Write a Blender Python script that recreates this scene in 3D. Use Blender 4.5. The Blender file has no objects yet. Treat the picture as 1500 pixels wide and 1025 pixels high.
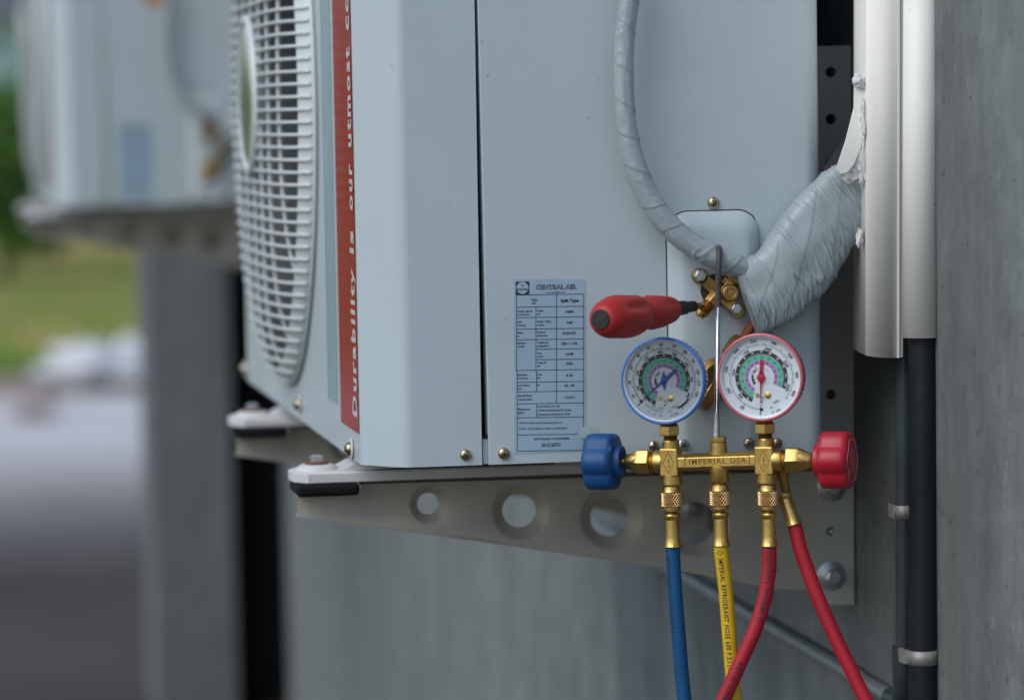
import bpy, bmesh, math, random
from mathutils import Vector, Matrix, noise
from mathutils.geometry import tessellate_polygon

random.seed(7)
sc = bpy.context.scene
R = math.radians
PI = math.pi

# ------------------------------------------------------------------ camera
F = 5000.0                      # focal length in pixels of a 1500 px wide frame (120 mm lens)
Yc = Vector((-890, 327.5, -5000)).normalized()
Uc = Vector((-1430, 76450, 5000)); Uc -= Uc.dot(Yc) * Yc; Uc.normalize()
Xc = Yc.cross(Uc)
RM = Matrix((Xc, Yc, Uc))       # camera -> world
D0 = 2.65
_d = RM @ Vector(((528.5 - 750) / F * D0, (512.5 - 680) / F * D0, -D0))
CAM = Vector((0, 0.035, 0)) - _d
CAM.z = 1.5
FWD = RM @ Vector((0, 0, -1))
CX = RM @ Vector((1, 0, 0))
CY = RM @ Vector((0, 1, 0))
cam = bpy.data.cameras.new('camera')
camo = bpy.data.objects.new('camera', cam)
sc.collection.objects.link(camo)
camo.matrix_world = Matrix.Translation(CAM) @ RM.to_4x4()
cam.sensor_width = 36; cam.lens = F * 36 / 1500
cam.clip_start = 0.05; cam.clip_end = 1500
cam.dof.use_dof = True
cam.dof.focus_distance = 2.60
cam.dof.aperture_fstop = 4.4
sc.camera = camo

# ------------------------------------------------------------------ light
SUN_EL, SUN_AZ = R(46), R(-56)  # azimuth measured from -Y (towards the camera side) to -X
w = bpy.data.worlds.new('World'); sc.world = w; w.use_nodes = True
nt = w.node_tree
bg = nt.nodes['Background']
sky = nt.nodes.new('ShaderNodeTexSky'); sky.sky_type = 'NISHITA'; sky.sun_disc = False
sundir = Vector((math.sin(SUN_AZ) * math.cos(SUN_EL), -math.cos(SUN_AZ) * math.cos(SUN_EL), math.sin(SUN_EL)))
sky.sun_elevation = SUN_EL
sky.sun_rotation = math.atan2(sundir.x, sundir.y)
sky.air_density = 1.0; sky.dust_density = 1.6; sky.ozone_density = 1.0
bg.inputs['Strength'].default_value = 0.12
nt.links.new(sky.outputs[0], bg.inputs[0])
sl = bpy.data.lights.new('sun', 'SUN'); sl.energy = 0.8; sl.angle = R(45); sl.color = (1, 0.99, 0.96)
so = bpy.data.objects.new('sun', sl); sc.collection.objects.link(so)
so.rotation_euler = sundir.to_track_quat('Z', 'Y').to_euler()
so.location = (-3, -3, 6)
sc.view_settings.view_transform = 'Standard'; sc.view_settings.look = 'None'
sc.view_settings.gamma = 1; sc.view_settings.exposure = 0.45
sc.view_settings.use_curve_mapping = False
sc.cycles.use_denoising = True
sc.cycles.max_bounces = 8

# ------------------------------------------------------------------ measuring helpers
def ray(px, py):
    return RM @ Vector(((px - 750) / F, (512.5 - py) / F, -1.0))
def P(px, py, Y=0.0):           # point of the vertical plane at depth Y
    d = ray(px, py); return CAM + d * ((Y - CAM.y) / d.y)
def PX(px, py, X=0.0):
    d = ray(px, py); return CAM + d * ((X - CAM.x) / d.x)
def PN(px, py, o, n):
    d = ray(px, py); return CAM + d * ((o - CAM).dot(n) / d.dot(n))
def scale_at(p):
    return (p - CAM).dot(FWD) / F
S0 = scale_at(P(900, 500, 0))   # metres per pixel on the service panel

# ------------------------------------------------------------------ mesh helpers
class MB:
    def __init__(s): s.v = []; s.f = []
    def add(s, vs, fs):
        b = len(s.v); s.v += [Vector(v) for v in vs]; s.f += [tuple(i + b for i in f) for f in fs]; return s
    def box(s, a, b):
        x0, y0, z0 = a; x1, y1, z1 = b
        return s.add([(x0,y0,z0),(x1,y0,z0),(x1,y1,z0),(x0,y1,z0),(x0,y0,z1),(x1,y0,z1),(x1,y1,z1),(x0,y1,z1)],
                     [(0,3,2,1),(4,5,6,7),(0,1,5,4),(1,2,6,5),(2,3,7,6),(3,0,4,7)])
    def obox(s, c, ax, ay, az, hx, hy, hz):   # oriented box
        vs = []
        for k in (-1, 1):
            for (i, j) in ((-1,-1),(1,-1),(1,1),(-1,1)):
                vs.append(c + ax*hx*i + ay*hy*j + az*hz*k)
        return s.add(vs, [(0,3,2,1),(4,5,6,7),(0,1,5,4),(1,2,6,5),(2,3,7,6),(3,0,4,7)])
    def lathe(s, o, axis, prof, n=32, ref=None, mod=None):
        axis = Vector(axis).normalized()
        ref = Vector(ref) if ref else (Vector((0,0,1)) if abs(axis.z) < .9 else Vector((1,0,0)))
        a = (ref - axis * ref.dot(axis)).normalized(); b = axis.cross(a)
        vs = []; fs = []
        for i, (h, r) in enumerate(prof):
            for k in range(n):
                t = 2 * PI * k / n
                rr = r * (mod(t, i) if mod else 1)
                vs.append(Vector(o) + axis * h + (a * math.cos(t) + b * math.sin(t)) * rr)
        m = len(prof)
        for i in range(m - 1):
            for k in range(n):
                k2 = (k + 1) % n
                fs.append((i*n+k, i*n+k2, (i+1)*n+k2, (i+1)*n+k))
        if prof[0][1] > 1e-7: fs.append(tuple(range(n-1, -1, -1)))
        if prof[-1][1] > 1e-7: fs.append(tuple((m-1)*n + k for k in range(n)))
        return s.add(vs, fs)
    def open_lathe(s, o, axis, prof, n=32, mod=None, ref=None):
        k = len(s.f); s.lathe(o, axis, prof, n, ref, mod)
        s.f = [f for i, f in enumerate(s.f) if i < k or len(f) == 4]
        return s
    def tube(s, pts, r, n=12, caps=True, closed=False):
        pts = [Vector(p) for p in pts]; m = len(pts)
        rs = r if isinstance(r, (list, tuple)) else [r] * m
        T = []
        for i in range(m):
            if closed: t = pts[(i+1) % m] - pts[i-1]
            else: t = pts[min(i+1, m-1)] - pts[max(i-1, 0)]
            T.append(t.normalized())
        up = Vector((0,0,1)) if abs(T[0].z) < .9 else Vector((1,0,0))
        a = (up - T[0] * up.dot(T[0])).normalized()
        vs = []; fs = []
        for i in range(m):
            a = (a - T[i] * a.dot(T[i])).normalized(); b = T[i].cross(a)
            for k in range(n):
                t = 2 * PI * k / n
                vs.append(pts[i] + (a * math.cos(t) + b * math.sin(t)) * rs[i])
        for i in range(m if closed else m - 1):
            j = (i + 1) % m
            for k in range(n):
                k2 = (k + 1) % n
                fs.append((i*n+k, i*n+k2, j*n+k2, j*n+k))
        if caps and not closed:
            fs.append(tuple(range(n-1, -1, -1))); fs.append(tuple((m-1)*n + k for k in range(n)))
        return s.add(vs, fs)
    def prism(s, loops, ext):    # closed 3D loops (outer, then holes), thickened along ext
        loops = [[Vector(p) for p in l] for l in loops]
        flat = [p for l in loops for p in l]; n = len(flat); ext = Vector(ext)
        tris = tessellate_polygon(loops)
        fs = [tuple(t) for t in tris] + [tuple(i + n for i in reversed(t)) for t in tris]
        b = 0
        for l in loops:
            m = len(l)
            for i in range(m):
                j = (i + 1) % m
                fs.append((b+i, b+j, b+j+n, b+i+n))
            b += m
        return s.add(flat + [p + ext for p in flat], fs)
    def sheet(s, loops):
        loops = [[Vector(p) for p in l] for l in loops]
        flat = [p for l in loops for p in l]
        return s.add(flat, [tuple(t) for t in tessellate_polygon(loops)])
    def grid(s, fn, nu, nv, closev=False):
        vs = [fn(i / (nu - 1), j / (nv if closev else nv - 1)) for i in range(nu) for j in range(nv)]
        fs = []
        for i in range(nu - 1):
            for j in range(nv if closev else nv - 1):
                j2 = (j + 1) % nv
                fs.append((i*nv+j, i*nv+j2, (i+1)*nv+j2, (i+1)*nv+j))
        return s.add(vs, fs)
    def text(s, body, fn, size, align='C', bold=0.0, sx=1.0, cut=0):  # fn maps glyph (x, y) to a point; size = capital height
        vs, fs, wd = glyphs(body, bold, cut)
        k = size / 0.69
        x0 = {'L': 0, 'C': -wd / 2, 'R': -wd}[align]
        return s.add([fn((x + x0) * k * sx, (y - 0.345) * k) for x, y in vs], fs)
    def build(s, name, m, parent=None, bevel=0, seg=2, angle=35, smooth=True, label=None, recalc=True, wn=False):
        lo = Vector((min(v[i] for v in s.v) for i in range(3))); hi = Vector((max(v[i] for v in s.v) for i in range(3)))
        c = (lo + hi) / 2
        me = bpy.data.meshes.new(name)
        me.from_pydata([v - c for v in s.v], [], s.f)
        if recalc:
            b = bmesh.new(); b.from_mesh(me); bmesh.ops.recalc_face_normals(b, faces=b.faces); b.to_mesh(me); b.free()
        if smooth:
            me.polygons.foreach_set('use_smooth', [True] * len(me.polygons))
            me.set_sharp_from_angle(angle=R(angle))
        me.materials.append(m)
        o = bpy.data.objects.new(name, me); sc.collection.objects.link(o)
        if parent:
            o.parent = parent; o.location = c - wloc(parent)
        else: o.location = c
        if bevel:
            bm_ = o.modifiers.new('bevel', 'BEVEL'); bm_.width = bevel; bm_.segments = seg
            bm_.limit_method = 'ANGLE'; bm_.angle_limit = R(40); bm_.harden_normals = True
        if wn:
            w_ = o.modifiers.new('normals', 'WEIGHTED_NORMAL'); w_.keep_sharp = True; w_.weight = 100
        if label: o['label'] = label
        return o

def wloc(o):
    p = Vector(o.location)
    while o.parent: o = o.parent; p += Vector(o.location)
    return p

_gc = {}
def glyphs(body, bold=0.0, cut=0, space=1.0):
    key = (body, bold, cut, space)
    if key not in _gc:
        cu = bpy.data.curves.new('txt', 'FONT'); cu.body = body; cu.resolution_u = 2; cu.offset = bold; cu.space_character = 1.22 if body == 'IMPERIAL USA' else 1.15 if cut else space
        o = bpy.data.objects.new('txt', cu); me = o.to_mesh()
        vs = [(v.co.x, v.co.y) for v in me.vertices]; fs = [tuple(p.vertices) for p in me.polygons]
        if cut:
            b = bmesh.new(); b.from_mesh(me)
            for y in [-.2 + cut*k for k in range(int(1.3/cut))]:
                bmesh.ops.bisect_plane(b, geom=b.verts[:] + b.edges[:] + b.faces[:], plane_co=(0, y, 0), plane_no=(0, 1, 0))
            b.verts.index_update(); vs = [(v.co.x, v.co.y) for v in b.verts]; fs = [tuple(v.index for v in f.verts) for f in b.faces]; b.free()
        o.to_mesh_clear(); bpy.data.objects.remove(o); bpy.data.curves.remove(cu)
        wd = max((v[0] for v in vs), default=0)
        _gc[key] = (vs, fs, wd)
    return _gc[key]

def thing(name, label, cat, loc=(0,0,0), group=None):
    o = bpy.data.objects.new(name, None); sc.collection.objects.link(o)
    o.empty_display_size = .02
    o.location = loc; o['label'] = label; o['category'] = cat
    if group: o['group'] = group
    return o
def tag(o, label, cat, group=None):
    o['label'] = label; o['category'] = cat
    if group: o['group'] = group
    return o
def kids(o): return [c for c in bpy.data.objects if c.parent == o]
def copy_tree(o, parent=None):
    c = o.copy(); sc.collection.objects.link(c)
    if parent: c.parent = parent
    for k in kids(o): copy_tree(k, c)
    return c
def smooth_path(pts, n=12):
    pts = [Vector(p) for p in pts]
    q = [2*pts[0]-pts[1]] + pts + [2*pts[-1]-pts[-2]]
    out = []
    for i in range(1, len(q) - 2):
        a, b, c, d = q[i-1], q[i], q[i+1], q[i+2]
        for k in range(n):
            t = k / n
            out.append(.5 * ((2*b) + (c-a)*t + (2*a-5*b+4*c-d)*t*t + (3*b-a-3*c+d)*t**3))
    out.append(pts[-1]); return out
def resample(pts, step):
    out = [pts[0]]; acc = 0
    for a, b in zip(pts, pts[1:]):
        L = (b - a).length; t = step - acc
        while t <= L:
            out.append(a.lerp(b, t / L)); t += step
        acc = (acc + L) % step
    return out

# ------------------------------------------------------------------ materials
def mat(name, col, rough=.5, metal=0.0, var=0.0, vscale=20, bump=0.0, bscale=200, spec=.5, coat=0.0, stretch=(1,1,1), col2=None, detail=5):
    m = bpy.data.materials.new(name); m.use_nodes = True
    t = m.node_tree; b = t.nodes['Principled BSDF']
    b.inputs['Base Color'].default_value = (*col, 1); b.inputs['Roughness'].default_value = rough
    b.inputs['Metallic'].default_value = metal; b.inputs['Specular IOR Level'].default_value = spec
    b.inputs['Coat Weight'].default_value = coat
    tc = t.nodes.new('ShaderNodeTexCoord'); mp = t.nodes.new('ShaderNodeMapping')
    mp.inputs['Scale'].default_value = stretch; t.links.new(tc.outputs['Object'], mp.inputs[0])
    if var or col2:
        n = t.nodes.new('ShaderNodeTexNoise'); n.inputs['Scale'].default_value = vscale; n.inputs['Detail'].default_value = detail
        n.inputs['Roughness'].default_value = .62
        t.links.new(mp.outputs[0], n.inputs['Vector'])
        cr = t.nodes.new('ShaderNodeValToRGB')
        c2 = col2 or tuple(c * (1 + var) for c in col)
        c1 = col if col2 else tuple(c * (1 - var) for c in col)
        cr.color_ramp.elements[0].position = .32; cr.color_ramp.elements[1].position = .68
        cr.color_ramp.elements[0].color = (*c1, 1); cr.color_ramp.elements[1].color = (*[min(c, 1) for c in c2], 1)
        t.links.new(n.outputs['Fac'], cr.inputs[0]); t.links.new(cr.outputs[0], b.inputs['Base Color'])
        rr = t.nodes.new('ShaderNodeMapRange'); rr.inputs[3].default_value = max(rough - .06, .02); rr.inputs[4].default_value = min(rough + .08, 1)
        t.links.new(n.outputs['Fac'], rr.inputs[0]); t.links.new(rr.outputs[0], b.inputs['Roughness'])
    if bump:
        n2 = t.nodes.new('ShaderNodeTexNoise'); n2.inputs['Scale'].default_value = bscale; n2.inputs['Detail'].default_value = 4
        t.links.new(mp.outputs[0], n2.inputs['Vector'])
        bp = t.nodes.new('ShaderNodeBump'); bp.inputs['Strength'].default_value = 1; bp.inputs['Distance'].default_value = bump
        t.links.new(n2.outputs['Fac'], bp.inputs['Height']); t.links.new(bp.outputs[0], b.inputs['Normal'])
    return m

def concrete(name, c_dark, c_light, sc1=3.0):
    m = bpy.data.materials.new(name); m.use_nodes = True
    t = m.node_tree; b = t.nodes['Principled BSDF']; b.inputs['Roughness'].default_value = .85
    tc = t.nodes.new('ShaderNodeTexCoord')
    mp = t.nodes.new('ShaderNodeMapping'); mp.inputs['Scale'].default_value = (1, 1, .12); t.links.new(tc.outputs['Object'], mp.inputs[0])
    n1 = t.nodes.new('ShaderNodeTexNoise'); n1.inputs['Scale'].default_value = sc1 * 5; n1.inputs['Detail'].default_value = 8; n1.inputs['Roughness'].default_value = .65
    n2 = t.nodes.new('ShaderNodeTexNoise'); n2.inputs['Scale'].default_value = sc1 * 7; n2.inputs['Detail'].default_value = 9; n2.inputs['Roughness'].default_value = .7
    t.links.new(mp.outputs[0], n1.inputs['Vector']); t.links.new(tc.outputs['Object'], n2.inputs['Vector'])
    mx = t.nodes.new('ShaderNodeMath'); mx.operation = 'ADD'; t.links.new(n1.outputs['Fac'], mx.inputs[0]); t.links.new(n2.outputs['Fac'], mx.inputs[1])
    hf = t.nodes.new('ShaderNodeMath'); hf.operation = 'MULTIPLY'; hf.inputs[1].default_value = .5; t.links.new(mx.outputs[0], hf.inputs[0])
    cr = t.nodes.new('ShaderNodeValToRGB'); cr.color_ramp.elements[0].position = .36; cr.color_ramp.elements[1].position = .64
    cr.color_ramp.elements[0].color = (*c_dark, 1); cr.color_ramp.elements[1].color = (*c_light, 1)
    t.links.new(hf.outputs[0], cr.inputs[0])
    # pale scratches and specks
    mp2 = t.nodes.new('ShaderNodeMapping'); mp2.inputs['Scale'].default_value = (70, 70, 26); t.links.new(tc.outputs['Object'], mp2.inputs[0])
    n3 = t.nodes.new('ShaderNodeTexNoise'); n3.inputs['Scale'].default_value = 2.2; n3.inputs['Detail'].default_value = 6; t.links.new(mp2.outputs[0], n3.inputs['Vector'])
    r3 = t.nodes.new('ShaderNodeMapRange'); r3.inputs[1].default_value = .62; r3.inputs[2].default_value = .82; t.links.new(n3.outputs['Fac'], r3.inputs[0])
    mc = t.nodes.new('ShaderNodeMixRGB'); mc.inputs[2].default_value = (*[min(1, c * 1.9) for c in c_light], 1)
    r3.inputs[4].default_value = .45
    t.links.new(r3.outputs[0], mc.inputs[0]); t.links.new(cr.outputs[0], mc.inputs[1])
    n4 = t.nodes.new('ShaderNodeTexNoise'); n4.inputs['Scale'].default_value = 85; n4.inputs['Detail'].default_value = 3; t.links.new(tc.outputs['Object'], n4.inputs['Vector'])
    r4 = t.nodes.new('ShaderNodeMapRange'); r4.inputs[1].default_value = .66; r4.inputs[2].default_value = .72; r4.inputs[4].default_value = .6; t.links.new(n4.outputs['Fac'], r4.inputs[0])
    m4 = t.nodes.new('ShaderNodeMixRGB'); m4.inputs[2].default_value = (*[c * .45 for c in c_dark], 1)
    t.links.new(r4.outputs[0], m4.inputs[0]); t.links.new(mc.outputs[0], m4.inputs[1])
    mp5 = t.nodes.new('ShaderNodeMapping'); mp5.inputs['Scale'].default_value = (1, 1, .22); t.links.new(tc.outputs['Object'], mp5.inputs[0])
    n5 = t.nodes.new('ShaderNodeTexNoise'); n5.inputs['Scale'].default_value = 4.5; n5.inputs['Detail'].default_value = 7; t.links.new(mp5.outputs[0], n5.inputs['Vector'])
    r5 = t.nodes.new('ShaderNodeMapRange'); r5.inputs[1].default_value = .48; r5.inputs[2].default_value = .70; r5.inputs[4].default_value = .55; t.links.new(n5.outputs['Fac'], r5.inputs[0])
    m5 = t.nodes.new('ShaderNodeMixRGB'); m5.inputs[2].default_value = (*[c * .72 for c in c_dark], 1)
    t.links.new(r5.outputs[0], m5.inputs[0]); t.links.new(m4.outputs[0], m5.inputs[1]); t.links.new(m5.outputs[0], b.inputs['Base Color'])
    bp = t.nodes.new('ShaderNodeBump'); bp.inputs['Distance'].default_value = .003; bp.inputs['Strength'].default_value = .7
    t.links.new(n2.outputs['Fac'], bp.inputs['Height']); t.links.new(bp.outputs[0], b.inputs['Normal'])
    return m

M = {}
M['paint'] = mat('cabinet_paint', (.47, .565, .60), .30, var=.02, vscale=9, bump=.00005, bscale=900)
M['plastic_grille'] = mat('grille_plastic', (.62, .68, .68), .4)
M['base'] = mat('base_paint', (.62, .64, .64), .45, var=.08, vscale=30)
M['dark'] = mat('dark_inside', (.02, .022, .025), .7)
M['shroud'] = mat('shroud_dark', (.10, .11, .12), .5)
M['coil'] = mat('coil_fins', (.10, .11, .12), .4, metal=.6, var=.3, vscale=60)
M['fanplastic'] = mat('fan_plastic', (.34, .36, .38), .45)
M['red_decal'] = mat('red_decal', (.31, .011, .003), .24, spec=.03)
M['teal_decal'] = mat('teal_decal', (.18, .40, .46), .3, spec=.15)
M['white_print'] = mat('white_print', (.62, .61, .60), .35)
M['badge'] = mat('badge_chrome', (.62, .64, .62), .16, metal=.85)
M['label'] = mat('data_label', (.33, .47, .58), .33, var=.03, vscale=25)
M['ink'] = mat('black_ink', (.02, .022, .03), .5)
M['ink2'] = mat('faded_ink', (.03, .04, .06), .5)
M['holo'] = mat('hologram_sticker', (.55, .66, .64), .28, metal=.3, col2=(.42, .62, .58), vscale=90)
M['rubber'] = mat('black_rubber', (.010, .010, .011), .7, spec=.15, bump=.0002, bscale=300)
M['steel_grey'] = mat('galvanised_grey', (.42, .405, .34), .5, metal=.15, var=.10, vscale=14, bump=.00012, bscale=140)
M['steel_plate'] = mat('galvanised_plate', (.45, .45, .42), .5, metal=.15, var=.08, vscale=18)
M['rust'] = mat('rusty_washer', (.22, .07, .02), .8, var=.4, vscale=120)
M['zinc'] = mat('zinc_bolt', (.55, .57, .58), .36, metal=.9, var=.15, vscale=150, bump=.0002, bscale=250)
M['screw'] = mat('yellow_zinc_screw', (.52, .43, .26), .22, metal=1, var=.1, vscale=200)
M['brass'] = mat('manifold_brass', (.66, .46, .15), .34, metal=1, var=.13, vscale=60, bump=.00016, bscale=700)
M['brass_dull'] = mat('dull_brass', (.46, .28, .09), .38, metal=1, var=.3, vscale=90, bump=.0001, bscale=400)
M['brass_knurl'] = mat('knurled_brass', (.62, .42, .22), .28, metal=1)
M['brass_dark'] = mat('brass_groove', (.20, .13, .04), .5, metal=.8)
M['blue_plastic'] = mat('blue_knob_plastic', (.003, .068, .22), .5, var=.12, vscale=40, bump=.0001, bscale=500)
M['red_plastic'] = mat('red_knob_plastic', (.42, .012, .028), .36, var=.1, vscale=40, bump=.0001, bscale=500)
M['blue_bezel'] = mat('blue_bezel', (.06, .21, .58), .12, coat=.6)
M['red_bezel'] = mat('red_bezel', (.60, .14, .18), .12, coat=.6)
M['bezel_ring'] = mat('bezel_ring', (.78, .82, .88), .15)
M['dial'] = mat('dial_white', (.66, .74, .79), .4)
M['d_black'] = mat('dial_black', (.03, .03, .033), .5)
M['d_green'] = mat('dial_green', (.10, .55, .38), .5)
M['d_pink'] = mat('dial_violet', (.47, .22, .55), .5)
M['d_greentxt'] = mat('dial_green_print', (.05, .32, .22), .5)
M['needle_blue'] = mat('blue_needle', (.01, .10, .38), .35)
M['needle_red'] = mat('red_needle', (.50, .01, .035), .35)
M['hose_blue'] = mat('blue_hose', (.003, .075, .20), .5, var=.10, vscale=45, spec=.35, bump=.0002, bscale=260)
M['hose_yellow'] = mat('yellow_hose', (.70, .46, .012), .42, var=.10, vscale=45, bump=.0002, bscale=260)
M['hose_red'] = mat('red_hose', (.40, .012, .026), .48, var=.10, vscale=45, spec=.4, bump=.0002, bscale=260)
M['driver_red'] = mat('driver_red_rubber', (.42, .018, .016), .5, bump=.0001, bscale=400)
M['driver_black'] = mat('driver_black_rubber', (.016, .017, .018), .5, bump=.0003, bscale=260)
M['rod'] = mat('hook_steel', (.58, .58, .57), .25, metal=1, var=.1, vscale=150)
M['rod_dark'] = mat('hook_worn_sleeve', (.07, .065, .06), .5, var=.5, vscale=130, bump=.0004, bscale=260)
M['tape'] = mat('grey_vinyl_tape', (.325, .395, .415), .34, var=.07, vscale=30, bump=.00018, bscale=110)
M['foam_black'] = mat('black_insulation', (.012, .013, .016), .8, bump=.0005, bscale=120)
M['pvc'] = mat('cream_pvc', (.88, .885, .83), .48, var=.06, vscale=14, stretch=(1, 1, .2))
M['putty'] = mat('white_putty', (.74, .74, .72), .75, var=.08, vscale=60, bump=.0012, bscale=130)
M['conduit'] = mat('black_conduit', (.014, .017, .024), .5, spec=.25, var=.2, vscale=60, bump=.0001, bscale=160)
M['greenpipe'] = mat('grey_green_pipe', (.035, .055, .06), .4, var=.15, vscale=30)
M['greypipe'] = mat('grey_pvc_pipe', (.20, .23, .24), .35, var=.15, vscale=20)
M['clamp'] = mat('pipe_clamp_steel', (.36, .355, .34), .55, metal=.5, var=.2, vscale=120)
M['wall'] = concrete('raw_concrete', (.115, .132, .130), (.255, .285, .278))
M['pillar'] = concrete('pillar_concrete', (.12, .135, .14), (.19, .21, .215))
M['yard'] = mat('yard_asphalt', (.062, .052, .047), .85, col2=(.09, .077, .07), vscale=.9, bump=.0012, bscale=60, spec=.2)
M['road'] = mat('pale_concrete_road', (.58, .56, .54), .6, col2=(.68, .66, .64), vscale=1.2)
M['strip'] = mat('sheen_asphalt', (.062, .052, .047), .8, col2=(.09, .077, .07), vscale=.9, spec=.2)
M['dirt'] = mat('dirt', (.28, .21, .17), .9, col2=(.38, .28, .23), vscale=3)
M['grass_soil'] = mat('grass_soil', (.20, .22, .04), .95, col2=(.56, .36, .12), vscale=.3)
M['grass'] = mat('grass_blades', (.08, .28, .02), .7, col2=(.17, .32, .04), vscale=.22)
M['leaf'] = mat('leaf', (.05, .15, .015), .6, col2=(.09, .20, .025), vscale=2)
M['bark'] = mat('bark', (.09, .07, .05), .9, var=.3, vscale=8)
M['housewall'] = mat('pale_blue_render', (.44, .66, .80), .8, var=.04, vscale=2)
M['houseroof'] = mat('grey_roof', (.12, .13, .15), .7, var=.2, vscale=3)
M['glass_dark'] = mat('window_glass', (.03, .04, .05), .1)
M['sack'] = mat('white_sack', (.70, .72, .74), .5, var=.06, vscale=8)
M['stone'] = mat('pale_stone', (.45, .38, .36), .85, var=.15, vscale=8)
M['orange'] = mat('orange_sticker', (.55, .22, .05), .6)

def weather(m, amount=.5, stain=None):
    t = m.node_tree; b = t.nodes['Principled BSDF']
    src = b.inputs['Base Color'].links[0].from_socket
    tc = t.nodes.new('ShaderNodeTexCoord')
    def noise_(scale, stretch, lo, hi, det=6):
        mp = t.nodes.new('ShaderNodeMapping'); mp.inputs['Scale'].default_value = stretch; t.links.new(tc.outputs['Object'], mp.inputs[0])
        n = t.nodes.new('ShaderNodeTexNoise'); n.inputs['Scale'].default_value = scale; n.inputs['Detail'].default_value = det
        t.links.new(mp.outputs[0], n.inputs['Vector'])
        r = t.nodes.new('ShaderNodeMapRange'); r.inputs[1].default_value = lo; r.inputs[2].default_value = hi; t.links.new(n.outputs['Fac'], r.inputs[0])
        return r.outputs[0]
    def mix(fac, src, col, k):
        mu = t.nodes.new('ShaderNodeMath'); mu.operation = 'MULTIPLY'; mu.inputs[1].default_value = k; t.links.new(fac, mu.inputs[0])
        x = t.nodes.new('ShaderNodeMixRGB'); x.inputs[2].default_value = (*col, 1)
        t.links.new(mu.outputs[0], x.inputs[0]); t.links.new(src, x.inputs[1]); return x.outputs[0]
    src = mix(noise_(9, (1, 1, .16), .50, .78, 8), src, (.36, .36, .32), .22*amount)      # dust washed down in streaks
    src = mix(noise_(5, (1, 1, 1), .48, .75, 9), src, (.40, .40, .36), .20*amount)       # grimy patches
    src = mix(noise_(150, (1, 1, 1), .735, .78, 2), src, (.16, .14, .11), .55*amount)    # specks
    src = mix(noise_(60, (1.6, 1.6, .30), .76, .80, 2), src, (.75, .77, .78), .5*amount) # scuffs
    if stain:
        sx, sz, w_, h_ = stain
        sp = t.nodes.new('ShaderNodeSeparateXYZ'); t.links.new(tc.outputs['Object'], sp.inputs[0])
        a = t.nodes.new('ShaderNodeMath'); a.operation = 'SUBTRACT'; a.inputs[1].default_value = sx; t.links.new(sp.outputs[0], a.inputs[0])
        a2 = t.nodes.new('ShaderNodeMath'); a2.operation = 'ABSOLUTE'; t.links.new(a.outputs[0], a2.inputs[0])
        r = t.nodes.new('ShaderNodeMapRange'); r.inputs[1].default_value = w_; r.inputs[2].default_value = 0; t.links.new(a2.outputs[0], r.inputs[0])
        r2 = t.nodes.new('ShaderNodeMapRange'); r2.inputs[1].default_value = sz - h_; r2.inputs[2].default_value = sz; t.links.new(sp.outputs[2], r2.inputs[0])
        r3 = t.nodes.new('ShaderNodeMath'); r3.operation = 'LESS_THAN'; r3.inputs[1].default_value = sz; t.links.new(sp.outputs[2], r3.inputs[0])
        p = r.outputs[0]
        for q in (r2.outputs[0], r3.outputs[0], noise_(30, (1, 1, .1), .35, .65)):
            mu = t.nodes.new('ShaderNodeMath'); mu.operation = 'MULTIPLY'; t.links.new(p, mu.inputs[0]); t.links.new(q, mu.inputs[1]); p = mu.outputs[0]
        src = mix(p, src, (.34, .17, .08), .75)
    t.links.new(src, b.inputs['Base Color'])
weather(M['paint'], .7); weather(M['base'], .9); weather(M['pvc'], .55); weather(M['steel_grey'], .8); weather(M['steel_plate'], .8)
M['paint_cover'] = mat('cover_paint', (.47, .565, .60), .30, var=.02, vscale=9, bump=.00005, bscale=900)
weather(M['paint_cover'], .8, (.017, .01, .012, .10))

def sheen_ramp(m, y0, y1, col):       # sky sheen painted into the colour, paler towards the road
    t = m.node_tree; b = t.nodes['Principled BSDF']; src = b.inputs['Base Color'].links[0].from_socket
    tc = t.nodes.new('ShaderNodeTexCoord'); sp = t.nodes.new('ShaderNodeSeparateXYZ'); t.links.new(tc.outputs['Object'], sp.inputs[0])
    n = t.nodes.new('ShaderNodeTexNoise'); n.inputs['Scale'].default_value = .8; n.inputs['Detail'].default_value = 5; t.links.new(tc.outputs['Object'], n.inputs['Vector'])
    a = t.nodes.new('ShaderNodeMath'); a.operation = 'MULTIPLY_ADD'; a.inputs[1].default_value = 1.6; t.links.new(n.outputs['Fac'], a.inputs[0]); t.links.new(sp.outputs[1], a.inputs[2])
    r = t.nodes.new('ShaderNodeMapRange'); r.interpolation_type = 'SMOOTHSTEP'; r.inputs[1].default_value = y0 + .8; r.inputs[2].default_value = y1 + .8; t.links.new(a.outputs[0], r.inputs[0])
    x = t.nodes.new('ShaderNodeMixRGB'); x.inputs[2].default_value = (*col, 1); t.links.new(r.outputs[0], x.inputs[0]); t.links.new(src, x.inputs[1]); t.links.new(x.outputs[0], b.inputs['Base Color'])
sheen_ramp(M['strip'], -2.2, 3.0, (.56, .54, .52))

def lens_material():
    m = bpy.data.materials.new('gauge_lens'); m.use_nodes = True
    t = m.node_tree; t.nodes.remove(t.nodes['Principled BSDF'])
    tr = t.nodes.new('ShaderNodeBsdfTransparent'); gl = t.nodes.new('ShaderNodeBsdfGlossy'); gl.inputs['Roughness'].default_value = .05
    fr = t.nodes.new('ShaderNodeFresnel'); fr.inputs[0].default_value = 1.48
    mx = t.nodes.new('ShaderNodeMixShader')
    t.links.new(fr.outputs[0], mx.inputs[0]); t.links.new(tr.outputs[0], mx.inputs[1]); t.links.new(gl.outputs[0], mx.inputs[2])
    t.links.new(mx.outputs[0], t.nodes['Material Output'].inputs[0]); return m
M['lens'] = lens_material()

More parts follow.
